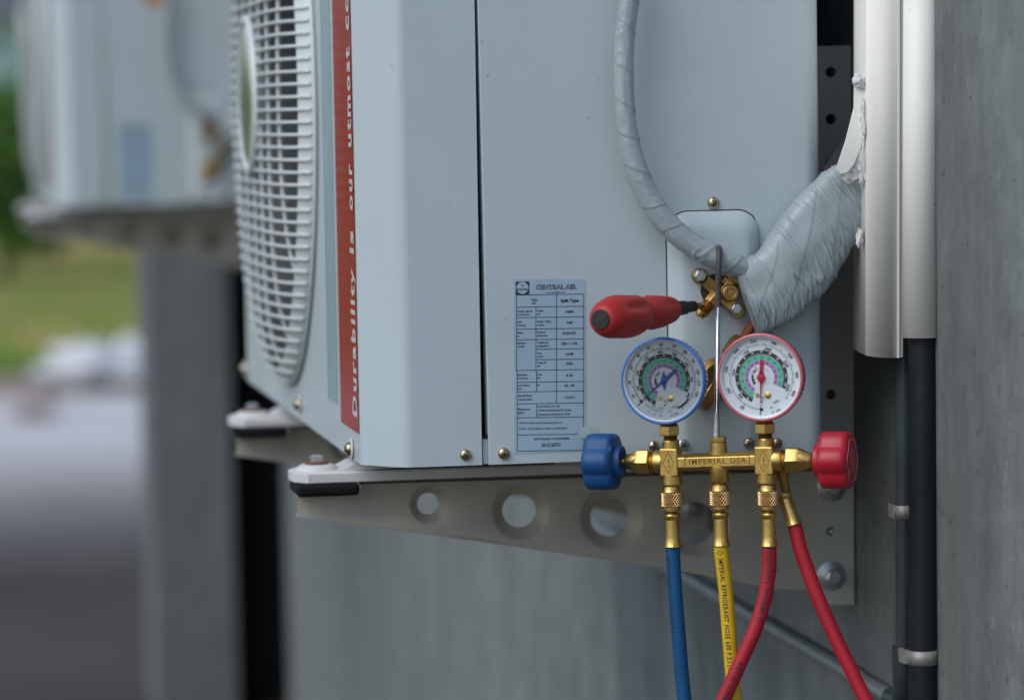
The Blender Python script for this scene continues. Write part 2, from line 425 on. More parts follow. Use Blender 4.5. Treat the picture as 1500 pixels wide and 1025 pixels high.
# ------------------------------------------------------------------ setting
XW = P(1252, 600, .137).x       # face of the building wall
def structure(o): o['kind'] = 'structure'; return o
structure(MB().add([(-160,-60,0),(60,-60,0),(60,420,0),(-160,420,0)], [(0,1,2,3)]).build('ground', M['yard'], smooth=False))
structure(MB().add([(-120,13.0,.006),(60,13.4,.006),(60,16.9,.006),(-120,16.5,.006)], [(0,1,2,3)]).build('concrete_road', M['road'], smooth=False))
structure(MB().add([(-120,8.6,.003),(60,8.6,.003),(60,13.5,.003),(-120,13.5,.003)], [(0,1,2,3)]).build('sheen_asphalt', M['strip'], smooth=False))
structure(MB().add([(-120,16.0,.010),(60,16.4,.010),(60,18.4,.010),(-120,18.0,.010)], [(0,1,2,3)]).build('dirt_path', M['dirt'], smooth=False))
structure(MB().add([(-160,17.6,.014),(60,18.0,.014),(60,420,.014),(-160,420,.014)], [(0,1,2,3)]).build('lawn', M['grass_soil'], smooth=False))

bld = thing('concrete_building', 'raw grey concrete building wall with a projecting pillar beyond the dark opening', 'building', (XW, 0, 0))
HW = 3.4
XW2 = XW + .10
YEND = 5.47
MB().box((XW, -.36, 0), (XW + .5, 1.6, HW)).build('wall', M['wall'], bld, smooth=False)
MB().box((XW2, 1.6, 0), (XW + .5, YEND, HW)).build('wall', M['wall'], bld, smooth=False)
YP = 5.95
xa, xb = P(222, 700, YP).x, P(343, 700, YP).x
MB().box((xa, YP, 0), (xb, YP + .35, HW)).build('pillar', M['pillar'], bld, bevel=.008)
MB().box((XW + 1.5, YEND - 1.2, 0), (XW + 1.6, YP + .4, HW)).build('recess_wall', M['dark'], bld, smooth=False)  # shade of the opening painted in: recess walls coloured near-black
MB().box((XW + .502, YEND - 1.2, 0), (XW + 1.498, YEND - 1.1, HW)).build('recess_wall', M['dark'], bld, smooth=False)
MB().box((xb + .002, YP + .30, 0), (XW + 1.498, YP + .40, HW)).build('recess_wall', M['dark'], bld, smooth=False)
MB().box((xa - .02, -.38, HW + .003), (XW + 1.7, YP + .45, HW + .18)).build('roof_slab', M['wall'], bld, smooth=False)

# ------------------------------------------------------------------ outdoor unit
ZB = P(700, 681, 0).z
ZT = ZB + .74
xB = P(597, 684, 0).x
xR = P(1209, 600, 0).x
YL = .925
FY, FZ, FR = .525, P(365, 140, .525).z, .264
def lin(p, q, z):               # x of the line p-q at height z
    return p.x + (q.x - p.x) * (z - p.z) / (q.z - p.z)

unit = thing('outdoor_unit', 'large white wall mounted air conditioner with a data label and gauges hanging in front', 'air conditioner', (xR / 2, YL / 2, ZB), 'air conditioner outdoor units on the wall')

# front sheet with its bent corner and the strip up to the seam
m = MB()
circ = [Vector((0, FY + FR * math.cos(a), FZ + FR * math.sin(a))) for a in [2*PI*k/96 for k in range(96)]]
m.sheet([[(0,.037,ZB),(0,YL,ZB),(0,YL,ZT),(0,.037,ZT)], circ])
prof = [(0,.037),(.0002,.0352),(.001,.0335),(.0026,.0318),(xB-.0075,.0062),(xB-.0045,.0036),(xB-.0015,.0015),(xB+.0015,.0004),(xB+.005,0)]
sa, sb = P(695, 0, 0), P(705.5, 640, 0)
cols = [[Vector((x, y, ZB)), Vector((x, y, ZT))] for x, y in prof]
cols.append([Vector((lin(sa, sb, z), 0, z)) for z in (ZB, ZT)])
cols.append([Vector((lin(sa, sb, z) + .0003, .02, z)) for z in (ZB, ZT)])
for a, b in zip(cols, cols[1:]): m.add([a[0], b[0], b[1], a[1]], [(0,1,2,3)])
# far end of the sheet
m.add([(0,YL,ZB),(xR,YL,ZB),(xR,YL,ZT),(0,YL,ZT)], [(0,1,2,3)])
bm = bmesh.new()
fp = m.build('front_panel', M['paint'], unit, angle=50, recalc=False, wn=True)
bm.from_mesh(fp.data); bmesh.ops.remove_doubles(bm, verts=bm.verts, dist=1e-6); bmesh.ops.recalc_face_normals(bm, faces=bm.faces); bm.to_mesh(fp.data); bm.free()
fp.data.set_sharp_from_angle(angle=R(50))

# service panel with rolled rear edge
m = MB()
ta, tb = P(699.5, 0, -.0), P(715.5, 640, 0)
cols = [[Vector((lin(ta, tb, z) - .0004, .012, z)) for z in (ZB, ZT)], [Vector((lin(ta, tb, z), .0005, z)) for z in (ZB, ZT)],
        [Vector((lin(ta, tb, z) + .0008, -.0006, z)) for z in (ZB, ZT)]]
rr = .014
for k in range(0, 9):
    a = k / 8 * PI / 2
    cols.append([Vector((xR - rr + rr * math.sin(a), rr - rr * math.cos(a) - .0006, z)) for z in (ZB, ZT)])
cols.append([Vector((xR, .10, z)) for z in (ZB, ZT)])
vs = [p for c in cols for p in c]
m.add(vs, [(2*i, 2*i+2, 2*i+3, 2*i+1) for i in range(len(cols)-1)])
m.build('service_panel', M['paint'], unit, angle=50, wn=True)
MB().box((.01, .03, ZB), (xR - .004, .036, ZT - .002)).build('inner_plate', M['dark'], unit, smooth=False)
MB().box((P(706.8, 660, .004).x, .004, ZB), (P(714.6, 660, .004).x, .02, P(710, 643, 0).z)).build('seam_tab', M['paint'], unit, bevel=.0006)
MB().box((P(704.5, 640, .003).x, .0025, P(710, 642.5, 0).z), (P(715, 640, .003).x, .02, P(710, 637.5, 0).z)).build('seam_clip', M['rubber'], unit, bevel=.0005)
MB().box((xR - .03, .11, ZB), (xR - .006, YL - .004, ZT)).build('coil', M['coil'], unit, smooth=False)
MB().box((-.004, -.004, ZT + .001), (xR + .004, YL + .004, ZT + .028)).build('top_cover', M['paint'], unit, bevel=.006)
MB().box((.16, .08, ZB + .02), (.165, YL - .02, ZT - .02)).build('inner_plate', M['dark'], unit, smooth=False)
# base pan with a drip lip
MB().box((.012, .10, ZB - .009), (xR - .003, YL - .006, ZB + .012)).build('base_pan', M['base'], unit, bevel=.002)

# fan guard: a ring, forty-nine bars and upright ribs behind them, all bowed outward
BOW = .031
def bow(rho):
    t = min(rho / FR, 1)
    return -BOW * max(0, 1 - t ** 7) ** .5
guard = MB()
ringpts = [Vector((-.003, FY + FR * math.cos(a), FZ + FR * math.sin(a))) for a in [2*PI*k/96 for k in range(96)]]
guard.tube(ringpts, .0016, 8, closed=True)
rimp = [FR*q for q in (1.0, .992, .985, .975, .962, .945)]
guard.open_lathe((0, FY, FZ), (1,0,0), [(bow(r_) + .0022, r_) for r_ in rimp], 96)
guard_o = guard.build('fan_guard', M['plastic_grille'], unit)
def bar_pts(z, lim, n=18):
    L = math.sqrt(max(lim**2 - z*z, 1e-6))
    out = []
    for k in range(n + 1):
        y = -L * math.cos(PI * k / n)
        out.append(Vector((bow(math.hypot(y, z)), FY + y, FZ + z)))
    return out
zz = -FR + .006
while zz < FR - .004:
    L = math.sqrt(FR*FR - zz*zz)
    pts = bar_pts(zz, FR - .0015)
    if abs(zz) < .072:      # interrupted by the badge
        yb = math.sqrt(.072**2 - zz*zz)
        a = [p for p in pts if p.y - FY < -yb]; b = [p for p in pts if p.y - FY > yb]
        a.append(Vector((-BOW, FY - yb, FZ + zz))); b.insert(0, Vector((-BOW, FY + yb, FZ + zz)))
        runs = [a, b]
    else: runs = [pts]
    for rn in runs: MB().tube(rn, .00145, 6).build('bar', M['plastic_grille'], guard_o)
    zz += .0106
for k in range(-3, 4):
    yy = k * .066
    L = math.sqrt((FR - .004)**2 - yy*yy)
    pts = []
    for q in range(25):
        z = -L * math.cos(PI * q / 24)
        pts.append(Vector((bow(math.hypot(yy, z)) + .0032, FY + yy, FZ + z)))
    MB().tube(pts, .0021, 6).build('rib', M['plastic_grille'], guard_o)
MB().open_lathe((0, FY, FZ), (1,0,0), [(-.001, FR - .006), (.02, FR - .016), (.05, FR - .018), (.085, FR - .010)], 64).build('shroud', M['shroud'], unit)
bd = MB().lathe((-BOW + .003, FY, FZ), (-1,0,0), [(0, .060), (.004, .066), (.006, .063), (.0075, .056), (.0085, .030), (.0088, .0)], 56).build('badge', M['badge'], guard_o)
MB().open_lathe((-BOW + .003, FY, FZ), (-1,0,0), [(-.003, .070), (.004, .073), (.0075, .071), (.0075, .0665), (.004, .0655)], 56).build('badge_rim', M['plastic_grille'], guard_o)
fan = MB().lathe((.10, FY, FZ), (-1,0,0), [(0,.055),(.05,.052),(.058,.04),(.06,0)], 32).build('fan', M['fanplastic'], unit)
for k in range(3):
    a0 = k * 2 * PI / 3 + .5
    def bl(u, v, a0=a0):
        r = .045 + u * .185; a = a0 + (v - .5) * (1.15 + .35 * u) + .25 * u
        return Vector((.085 - (v - .5) * .055 + .01 * u, FY + r * math.cos(a), FZ + r * math.sin(a)))
    MB().grid(bl, 8, 10).build('blade', M['fanplastic'], fan)

# side decal on the front: teal lines, red band, lettering
def front_strip(y0, y1, zlo, zhi, x=-.0004):
    return [(x, y0, zlo), (x, y1, zlo), (x, y1, zhi), (x, y0, zhi)]
def Yof(px, py=640): return PX(px, py, 0).y
zred = PX(527, 636, 0).z
MB().add(front_strip(.0385, Yof(500, 615), zred, ZT - .04), [(0,1,2,3)]).build('red_decal', M['red_decal'], unit, smooth=False)
ys = [Yof(x, 300) for x in (484.5, 485.5, 489, 491.4, 492.6, 494.0)]
for a, b in ((475.5, 477), (479.5, 480.9), (483.5, 484.8), (487.3, 488.6)):
    MB().add(front_strip(Yof(b, 300), Yof(a, 300), zred + .012, ZT - .04), [(0,1,2,3)]).build('teal_stripe', M['teal_decal'], unit, smooth=False)
yt0, yt1 = Yof(522.3, 500), Yof(516.3, 500)
m = MB()
for word, pa, pb in (('Durability', 607, 391), ('is', 372, 337), ('our', 309, 239), ('utmost', 216, 69), ('concern', 44, -150)):
    za, zb_ = PX(518, pa, 0).z, PX(512, pb, 0).z
    vs, fs, wd = glyphs(word, .035, 0, 1.2)
    x0 = min(v[0] for v in vs)
    k = (zb_ - za) / (wd - x0)
    ky = (yt1 - yt0) / .69
    m.add([Vector((-.0008, yt0 + y * ky, za + (x - x0) * k)) for x, y in vs], fs)
for v in m.v: v.y = v.y if v.y > .0387 else .0387
m.build('slogan_lettering', M['white_print'], unit, smooth=False)

# screws
def screw(px, py, Y, rad, parent, m=None, n=None, o=None):
    o = o or P(px, py, Y); n = n or Vector((0,-1,0)); s = rad
    b = MB().lathe(o, n, [(-.002, s*1.0), (0, s), (.25*s, .98*s), (.5*s, .85*s), (.68*s, .55*s), (.74*s, .18*s), (.55*s, .10*s), (.45*s, 0)], 28)
    so_ = b.build('screw', m or M['screw'], parent)
    up = Vector((0,0,1)); r = n.cross(up).normalized(); a = random.uniform(0, 1.5)
    for q in range(2):
        d = r * math.cos(a + q*PI/2) + up * math.sin(a + q*PI/2); e = n.cross(d)
        MB().obox(o + n*s*.69, d, e, n, s*.5, s*.12, s*.1).build('cross_slot', M['d_black'], so_, smooth=False)
    return so_
for px, py, rd in ((682, 666, 8.6), (738, 664, 8.9), (1045, 297.5, 9.2), (958, 653, 8.6), (1000, 651, 8.6), (1097, 649, 8.4), (1138, 649, 8.2)):
    screw(px, py, 0 if px < 710 else -.0107 if 985 < px < 1105 and py > 400 else -.0008, rd * S0, unit, M['screw'] if px not in (1000,) else M['zinc'])
for px, py in ((517, 657), (441, 592), (361, 540)):
    o = PX(px, py, 0); o.x = -.0008
    MB().lathe(o, (-1,0,0), [(0,.0085),(.0012,.0085),(.0016,.007),(.0016,0)], 24).build('washer', M['white_print'], unit)
    screw(0, 0, 0, .0055, unit, n=Vector((-1,0,0)), o=o + Vector((-.0016,0,0)))

# valve cover pressed outward from the service panel
zc0, zc1 = ZB + .004, P(1045, 309, 0).z
xc0, xc1 = P(979, 500, 0).x, P(1113, 500, 0).x
def rrect(ins, y, rad):
    x0, x1, z1 = xc0 + ins, xc1 - ins, zc1 - ins
    rad = max(rad - ins, .002)
    pts = [(x0, y, zc0)]
    for k in range(9):
        a = PI - k/8*PI/2; pts.append((x0 + rad + rad*math.cos(a), y, z1 - rad + rad*math.sin(a)))
    for k in range(9):
        a = PI/2 - k/8*PI/2; pts.append((x1 - rad + rad*math.cos(a), y, z1 - rad + rad*math.sin(a)))
    pts.append((x1, y, zc0))
    return [Vector(p) for p in pts]
rings = [rrect(0, -.0007, .017), rrect(.0004, -.0030, .017), rrect(.0018, -.0050, .017), rrect(.009, -.0095, .020), rrect(.0125, -.0105, .02), rrect(.018, -.0107, .02)]
m = MB(); nn = len(rings[0])
for a, b in zip(rings, rings[1:]):
    m.add(a + b, [(i, i+1, nn+i+1, nn+i) for i in range(nn-1)])
m.sheet([rings[-1]])
vc = m.build('valve_cover', M['paint_cover'], unit, angle=60, recalc=False, wn=True)
bm = bmesh.new(); bm.from_mesh(vc.data); bmesh.ops.remove_doubles(bm, verts=bm.verts, dist=1e-6); bmesh.ops.recalc_face_normals(bm, faces=bm.faces); bm.to_mesh(vc.data); bm.free()
MB().tube([p + Vector((-.0004, .0004, 0)) if i < 10 else p + Vector((0,.0004,.0002)) for i, p in enumerate(rrect(-.0003, -.0006, .017))][:16], .0007, 5).build('cover_gap', M['d_black'], unit)

# data label, laid out on the panel
def LB(cx, cy, lift=0.0):       # coordinates of the label drawing -> panel
    return P(735 + cx/3.534, 395 + (cy - .014*(cx-75))/3.534, -.0009 - lift)
lab = MB().add([LB(62,50), LB(432,54), LB(438,942), LB(66,952)], [(0,1,2,3)]).build('data_label', M['label'], unit, smooth=False)
m = MB()
def hline(cy, a=76, b=424, t=1.7):
    m.add([LB(a,cy-t,.0001), LB(b,cy-t,.0001), LB(b,cy+t,.0001), LB(a,cy+t,.0001)], [(0,1,2,3)])
def vline(cx, a, b, t=1.6):
    m.add([LB(cx-t,a,.0001), LB(cx+t,a,.0001), LB(cx+t,b,.0001), LB(cx-t,b,.0001)], [(0,1,2,3)])
for cy, a in ((131,75),(194,75),(248,75),(308,76),(363,77),(413,178),(467,179),(521,79),(583,79),(632,79),(694,80),(766,81),(855,81),(938,82)): hline(cy, a)
vline(76,131,525); vline(80,525,938); vline(424,131,938); vline(283,131,692); vline(177,194,525); vline(180,525,632); vline(181,694,766)
m.build('table_lines', M['ink'], lab, smooth=False)
m = MB(); m2 = MB()
def lt(s, cx, cy, h, al='L', bold=.035, tgt=None, sx=1.0):
    (tgt or m).text(s, lambda gx, gy: LB(cx + gx, cy - gy, .0001), h, al, bold, sx)
lt('Split Type', 352, 163, 16, 'C', .05)
lt('Type', 168, 157, 11, 'C'); lt('แบบ', 166, 174, 9, 'C', tgt=m2)
rows = [('Cooling Capacity','ขนาดทำความเย็น','Watts','วัตต์','10600',221), ('E.E.R.','ประสิทธิภาพ','Watts / Watts','วัตต์/วัตต์','2.84',277),
        ('Model','รุ่น','Outdoor','เครื่องภายนอก','SC36-CD',332), ('Electrical','ระบบไฟฟ้า','Volt/Ph./Hz.','โวลต์/เฟส/ไซเคิล','220 / 1 / 50',386),
        ('','','Amp.','แอมแปร์','16.98',440), ('','','Watts I/P','วัตต์','3755',490), ('Refrigerant','สารทำความเย็น','Type','ชนิด','R 22',550),
        ('Low Pressure','แรงดัน','psi.','','70 - 75',604)]
for a, b, c, d, e, cy in rows:
    if a: lt(a, 80, cy - 6, 9.5, sx=.84); lt(b, 80, cy + 12, 8, tgt=m2, sx=.8)
    if c: lt(c, 183, cy - 7, 9.5, sx=.9); lt(d, 183, cy + 11, 8, tgt=m2, sx=.8)
    lt(e, 350, cy, 12, 'C', .045)
lt('Month/Year', 86, 652, 10); lt('เดือน/ปี ที่ผลิต', 86, 672, 9, tgt=m2); lt('12/2016', 350, 664, 12, 'C', .025)
lt('Manufacturer', 84, 722, 9.5, sx=.84); lt('ผู้ผลิต', 84, 740, 9, tgt=m2)
lt('EUROCOOL CO., LTD.', 186, 709, 9, sx=.9); lt('162 Moo12 Petchkasem Rd. Omnoi,', 186, 729, 9.5, sx=.86); lt('Krathumband, Samutsakorn 74130', 186, 750, 9.5, sx=.86)
lt('NOTICE : Please read the instructions before use', 90, 793, 8, tgt=m2, sx=.95); lt('คำเตือน : โปรดอ่านคู่มือก่อนการใช้งาน ควรติดตั้งโดยช่าง', 90, 823, 9, bold=.02, sx=.86)
lt('Serial Number / หมายเลขเครื่อง', 258, 876, 11, 'C', sx=.9); lt('3616120751', 254, 908, 18, 'C', .03, sx=.78)
lt('CENTRAL AIR', 283, 92, 22, 'C', .075, sx=1.06); lt('www.centralair.co.th', 278, 120, 8, 'C', .03)
m.add([LB(72,62,.00005), LB(143,62,.00005), LB(143,130,.00005), LB(72,130,.00005)], [(0,1,2,3)])
m.build('label_print', M['ink'], lab, smooth=False, recalc=False)
m2.build('label_fine_print', M['ink2'], lab, smooth=False, recalc=False)
m = MB(); m.add([LB(107 + 31*math.cos(2*PI*k/32), 95 + 31*math.sin(2*PI*k/32), .00012) for k in range(32)], [tuple(range(32))])
m.text('CENTRAL AIR', lambda gx, gy: LB(283 + gx, 92 - gy, .0002), 22, 'C', -.008, 1.085)
m.build('label_logo', M['label'], lab, smooth=False, recalc=False)
m = MB(); m.text('EQUAIR', lambda gx, gy: LB(107 + gx, 102 - gy, .0002), 11, 'C', .03); m.text('ก', lambda gx, gy: LB(107 + gx, 82 - gy, .0002), 12, 'C', .03)
m.build('logo_lettering', M['ink'], lab, smooth=False, recalc=False)
stk = MB().add([P(863 + 16*math.cos(2*PI*k/28), 639 + 16*math.sin(2*PI*k/28), -.0013) for k in range(28)], [tuple(range(28))]).build('round_sticker', M['holo'], unit, smooth=False)
m = MB(); m.text('Free', lambda gx, gy: P(857 + gx, 643 - gy, -.0015), 4, 'C', .02); m.build('sticker_lettering', M['d_greentxt'], stk, smooth=False, recalc=False)

# service valves in the cover opening
def FP(px, py, w): return P(px, py, -w * S0)
def valve_builder(parent):
    hole = MB().add([FP(1050 + 24*math.cos(2*PI*k/24), 425 + 24*math.sin(2*PI*k/24), 20.8) for k in range(24)], [tuple(range(24))]).build('valve_opening', M['d_black'], parent, smooth=False)
    v = MB()
    n = Vector((0,-1,0)); c = FP(1062, 430, 22)
    v.lathe(FP(1065, 428, 20), n, [(0, 14*S0), (14*S0, 14*S0), (16*S0, 12.4*S0), (24*S0, 12.4*S0), (25.5*S0, 11*S0), (25.5*S0, 7*S0), (24.5*S0, 6.5*S0), (24.5*S0, 0)], 32)
    a, b = FP(1025, 404, 28), FP(1079, 454, 28)
    d = (b - a).normalized(); e = n.cross(d)
    v.obox((a + b) / 2, d, e, n, (b - a).length / 2, 8.5*S0, 5*S0)
    v.lathe(a - n*5*S0, n, [(0, 11.5*S0), (10*S0, 11.5*S0)], 24); v.lathe(b - n*5*S0, n, [(0, 11*S0), (10*S0, 11*S0)], 24)
    sv = v.build('service_valve', M['brass_dull'], parent, bevel=.0008)
    p0, p1 = FP(1051, 430, 36), FP(1024, 463, 40)
    ax = (p1 - p0).normalized(); L = (p1 - p0).length
    MB().lathe(p0, ax, [(0, 10.5*S0), (L*.42, 10.5*S0), (L*.46, 9*S0)], 6).build('hex_body', M['brass_dull'], sv, bevel=.0006)
    pr = [(L*.46, 9*S0)]
    for k in range(6):
        h = L*(.50 + .065*k); pr += [(h, 10.5*S0), (h + L*.03, 8.6*S0)]
    pr += [(L*.93, 8*S0), (L, 6.2*S0), (L, 4*S0), (L*.9, 3.6*S0), (L*.9, 0)]
    MB().lathe(p0, ax, pr, 24).build('flare_port', M['brass_dull'], sv)
    for (px, py, r) in ((1024.5, 403.5, 9.6), (1077, 452, 9)):
        o = FP(px, py, 32)
        MB().lathe(o, n, [(0, r*S0), (9*S0, r*S0), (11*S0, r*.82*S0), (11*S0, 0)], 6, ref=Vector((.5,0,.87))).build('hex_bolt', M['zinc'], sv, bevel=.0004)
    q0, q1 = FP(1064, 420, 26), FP(1084, 396, 28)
    ax2 = (q1 - q0).normalized(); L2 = (q1 - q0).length
    MB().lathe(q0, ax2, [(0, 11*S0), (L2*.35, 11*S0), (L2*.36, 14.5*S0), (L2*.9, 14.5*S0), (L2, 12*S0), (L2*1.05, 7*S0)], 6).build('flare_nut', M['brass_dull'], sv, bevel=.0006)
    # second valve, lower down
    v2 = MB().lathe(FP(1050, 553, 20), n, [(0, 30*S0), (10*S0, 30*S0), (11*S0, 25*S0), (17*S0, 24*S0), (17*S0, 0)], 32)
    a, b = FP(1022, 520, 26), FP(1076, 590, 26); d = (b - a).normalized(); e = n.cross(d)
    s2 = v2.build('liquid_valve', M['brass_dull'], parent, bevel=.0008)
    q0, q1 = FP(1058, 545, 26), FP(1092, 494, 28); ax2 = (q1 - q0).normalized(); L2 = (q1-q0).length
    MB().lathe(q0, ax2, [(0, 12*S0), (L2*.4, 12*S0), (L2*.41, 19*S0), (L2*.8, 19*S0), (L2*.95, 14*S0)], 6).build('flare_nut', M['brass_dark'], s2, bevel=.0006)
    q0, q1 = FP(1046, 560, 26), FP(1026, 596, 30); ax2 = (q1 - q0).normalized(); L2 = (q1-q0).length
    MB().lathe(q0, ax2, [(0, 12*S0), (L2*.4, 12*S0), (L2*.45, 14*S0), (L2, 13*S0), (L2*1.02, 0)], 6).build('cap', M['brass_dull'], s2, bevel=.0006)
    MB().tube(smooth_path([FP(1088, 500, 28), FP(1096, 484, 30), FP(1106, 470, 32)], 6), 7*S0, 12).build('copper_pipe', M['rust'], s2)
valve_builder(unit)

# feet with bolt, rusty washer and rubber pad
YA = .14
SA = scale_at(P(700, 720, YA))
def foot(dy):
    yf = YA - .022
    o = lambda px, py, Y=yf: P(px, py, Y)
    x0, x1 = o(440, 700).x, xR - .012
    zt, zb_ = o(470, 692).z, o(470, 707.5).z
    xl = o(430, 690, yf + .03).x
    m = MB()
    # plate with clipped corners, upturned neck below the cabinet
    def ring(z, g=0):
        pts = [(x0 + .006 - g, yf - g), (x0 - .004 - g, yf + .012), (xl - .004 - g, yf + .036), (xl + .002, yf + .050 + g), (x1, yf + .050 + g), (x1, yf - g)]
        return [Vector((x, y + dy, z)) for x, y in pts]
    r0, r1, r2 = ring(zb_), ring(zt - .001), ring(zt, -.0015)
    n_ = len(r0)
    m.add(r0 + r1 + r2, [(i, (i+1) % n_, n_+(i+1) % n_, n_+i) for i in range(n_)] + [(n_+i, n_+(i+1) % n_, 2*n_+(i+1) % n_, 2*n_+i) for i in range(n_)] + [tuple(range(n_-1, -1, -1)), tuple(range(2*n_, 3*n_))])
    f = m.build('foot', M['base'], unit, bevel=.0015)
    bc = o(464, 681, yf + .026)
    c = Vector((bc.x, yf + .026 + dy, zt))
    MB().lathe(c + Vector((0,0,-.001)), (0,0,1), [(0,.0185),(.002,.0175),(.0045,.014),(.0055,.0125),(.0055,0)], 32).build('boss', M['base'], f)
    MB().lathe(c + Vector((0,0,.0046)), (0,0,1), [(0,.0098),(.0014,.0098),(.0014,0)], 28).build('washer', M['rust'], f)
    MB().lathe(c + Vector((0,0,.006)), (0,0,1), [(0,.0056),(.005,.0056),(.0058,.0045),(.0058,0)], 6).build('bolt', M['zinc'], f, bevel=.0004)
    # neck rising to the cabinet and carrying on below it
    xa_, hN = o(486, 690).x, ZB - .0012 - zt
    pf = [(xa_ + .034*k/8, zt - .0006 + hN*((k/8)**2*(3 - 2*k/8))) for k in range(9)] + [(xR - .02, zt - .0006 + hN), (xR - .02, zt - .0006)]
    MB().prism([[Vector((x, yf + .003 + dy, z)) for x, z in pf]], (0, .045, 0)).build('neck', M['base'], f, bevel=.0025, seg=3)
    xp0, xp1 = o(428, 715).x + .003, o(527, 715).x
    MB().box((xp0, yf - .004 + dy, o(470, 727).z), (xp1, yf + .046 + dy, zb_ - .0003)).build('rubber_pad', M['rubber'], unit, bevel=.004, seg=3)
foot(0); foot(.52)

# ------------------------------------------------------------------ steel brackets
br = thing('steel_bracket', 'grey steel wall bracket with round holes under the near white air conditioner', 'bracket', (XW, YA, P(1000, 880, YA).z), 'steel wall brackets under the outdoor units')
def A(px, py, dy=0.0): return P(px, py, YA + dy)
holes = [(629, 739, 16.2, 30), (763, 749, 25.2, 44), (895.5, 759, 28.5, 48), (1021, 767, 31, 50)]
outer = [A(437,727.5), A(437,757), A(700,789), A(977,832), A(1100,855), A(1135,862), A(1197,864), A(1197,690), A(900,699), A(560,708), A(530,709), A(527,722)]
loops = [outer]
for hx, hy, r, ro in holes: loops.append([A(hx + ro*math.cos(2*PI*k/40), hy + ro*math.sin(2*PI*k/40)) for k in range(40)])
m = MB(); m.sheet(loops)
for hx, hy, r, ro in holes:
    pr = [(ro, 0), (ro*.95, .0003), (r + (ro-r)*.72, .0018), (r + (ro-r)*.38, .0044), (r*1.05, .0066), (r, .0071), (r*.995, .0095)]
    rgs = [[A(hx + q*math.cos(2*PI*k/40), hy + q*math.sin(2*PI*k/40)) + Vector((0, dp, 0)) for k in range(40)] for q, dp in pr]
    for a, b in zip(rgs, rgs[1:]): m.add(a + b, [(k, (k+1) % 40, 40 + (k+1) % 40, 40 + k) for k in range(40)])
ao = m.build('arm', M['steel_grey'], br, angle=60, recalc=False)
bm = bmesh.new(); bm.from_mesh(ao.data); bmesh.ops.remove_doubles(bm, verts=bm.verts, dist=1e-6); bmesh.ops.recalc_face_normals(bm, faces=bm.faces); bm.to_mesh(ao.data); bm.free()
def strip(pa, pb, dy0, dy1, th):
    a, b = A(*pa), A(*pb)
    return MB().prism([[a + Vector((0,dy0,0)), b + Vector((0,dy0,0)), b + Vector((0,dy1,0)), a + Vector((0,dy1,0))]], (0,0,th))
strip((437,757), (977,832), .0005, .016, .0018).build('lower_flange', M['steel_grey'], br, smooth=False)
strip((977,832.2), (1135,862), .0005, .016, .0018).build('lower_flange', M['steel_grey'], br, smooth=False)
strip((440,727.5), (527,722), .0005, .04, -.0018).build('upper_flange', M['steel_grey'], br, smooth=False)
strip((530,709), (1190,690), .0005, .04, -.0018).build('upper_flange', M['steel_grey'], br, smooth=False)
# upright with punched holes
DU = -.003
up_o = [A(1197.5,68,DU), A(1251,67,DU), A(1250.5,885,DU), A(1195,885,DU)]
loops = [up_o]
for hx, hy, r in ((1217,106,8), (1217,175,8), (1217,240,8), (1217,310,8), (1217,578,7.5), (1217,778,7)):
    loops.append([A(hx + r*math.cos(2*PI*k/20), hy + r*math.sin(2*PI*k/20), DU) for k in range(20)])
MB().prism(loops, (0,.0028,0)).build('upright', M['steel_plate'], br, smooth=False)
MB().box((XW - .0035, YA + .0002, A(1250,884).z), (XW - .0005, YA + .04, A(1250,70).z)).build('wall_flange', M['steel_plate'], br, smooth=False)
for hx, hy in ((1217.5, 843), (1217.5, 713)):
    o = A(hx, hy, DU)
    MB().lathe(o, (0,-1,0), [(0, 22*SA), (.0012, 22*SA), (.0018, 20*SA), (.0018, 0)], 36).build('washer', M['zinc'], br)
    MB().lathe(o + Vector((0,-.0018,0)), (0,-1,0), [(0, 15.5*SA), (.001, 15.5*SA), (.0018, 13*SA)], 32).build('flange', M['zinc'], br)
    MB().lathe(o + Vector((0,-.0018,0)), (0,-1,0), [(0, 12.5*SA), (.008, 12.2*SA), (.0088, 10*SA), (.0088, 0)], 6, ref=Vector((.3,0,.95))).build('bolt', M['zinc'], br, bevel=.0006)
MB().lathe(A(1219, 778, .004), (0,-1,0), [(0, 4.5*SA), (.004, 4.5*SA), (.0046, 3*SA), (.0046, 0)], 16).build('bolt_end', M['zinc'], br)

# ------------------------------------------------------------------ taped pipes
tp = thing('taped_pipe', 'grey tape wrapped pipe swinging from a thin run into a thick bundle at the trunking', 'pipe', FP(1060, 385, 55))
cen = [(924,-60,44), (922,0,44), (915,60,44), (914,140,46), (921,205,48), (937,262,50), (964,312,52), (1000,349,54), (1040,373,56), (1075,388,56), (1104,398,52)]
rad = [14,14,13.6,13.6,14.3,15.5,16.5,16.5,16,16,13]
path = smooth_path([FP(a,b,c) for a,b,c in cen], 40)
rads = []
for i in range(len(path)):
    t = i / 40; k = min(int(t), len(rad)-2); rads.append((rad[k] + (rad[k+1]-rad[k])*(t-k)) * S0)
T = [(path[min(i+1,len(path)-1)] - path[max(i-1,0)]).normalized() for i in range(len(path))]
acc = 0; arc = [0]
for a, b in zip(path, path[1:]): acc += (b-a).length; arc.append(acc)
NV = 48
view = -FWD
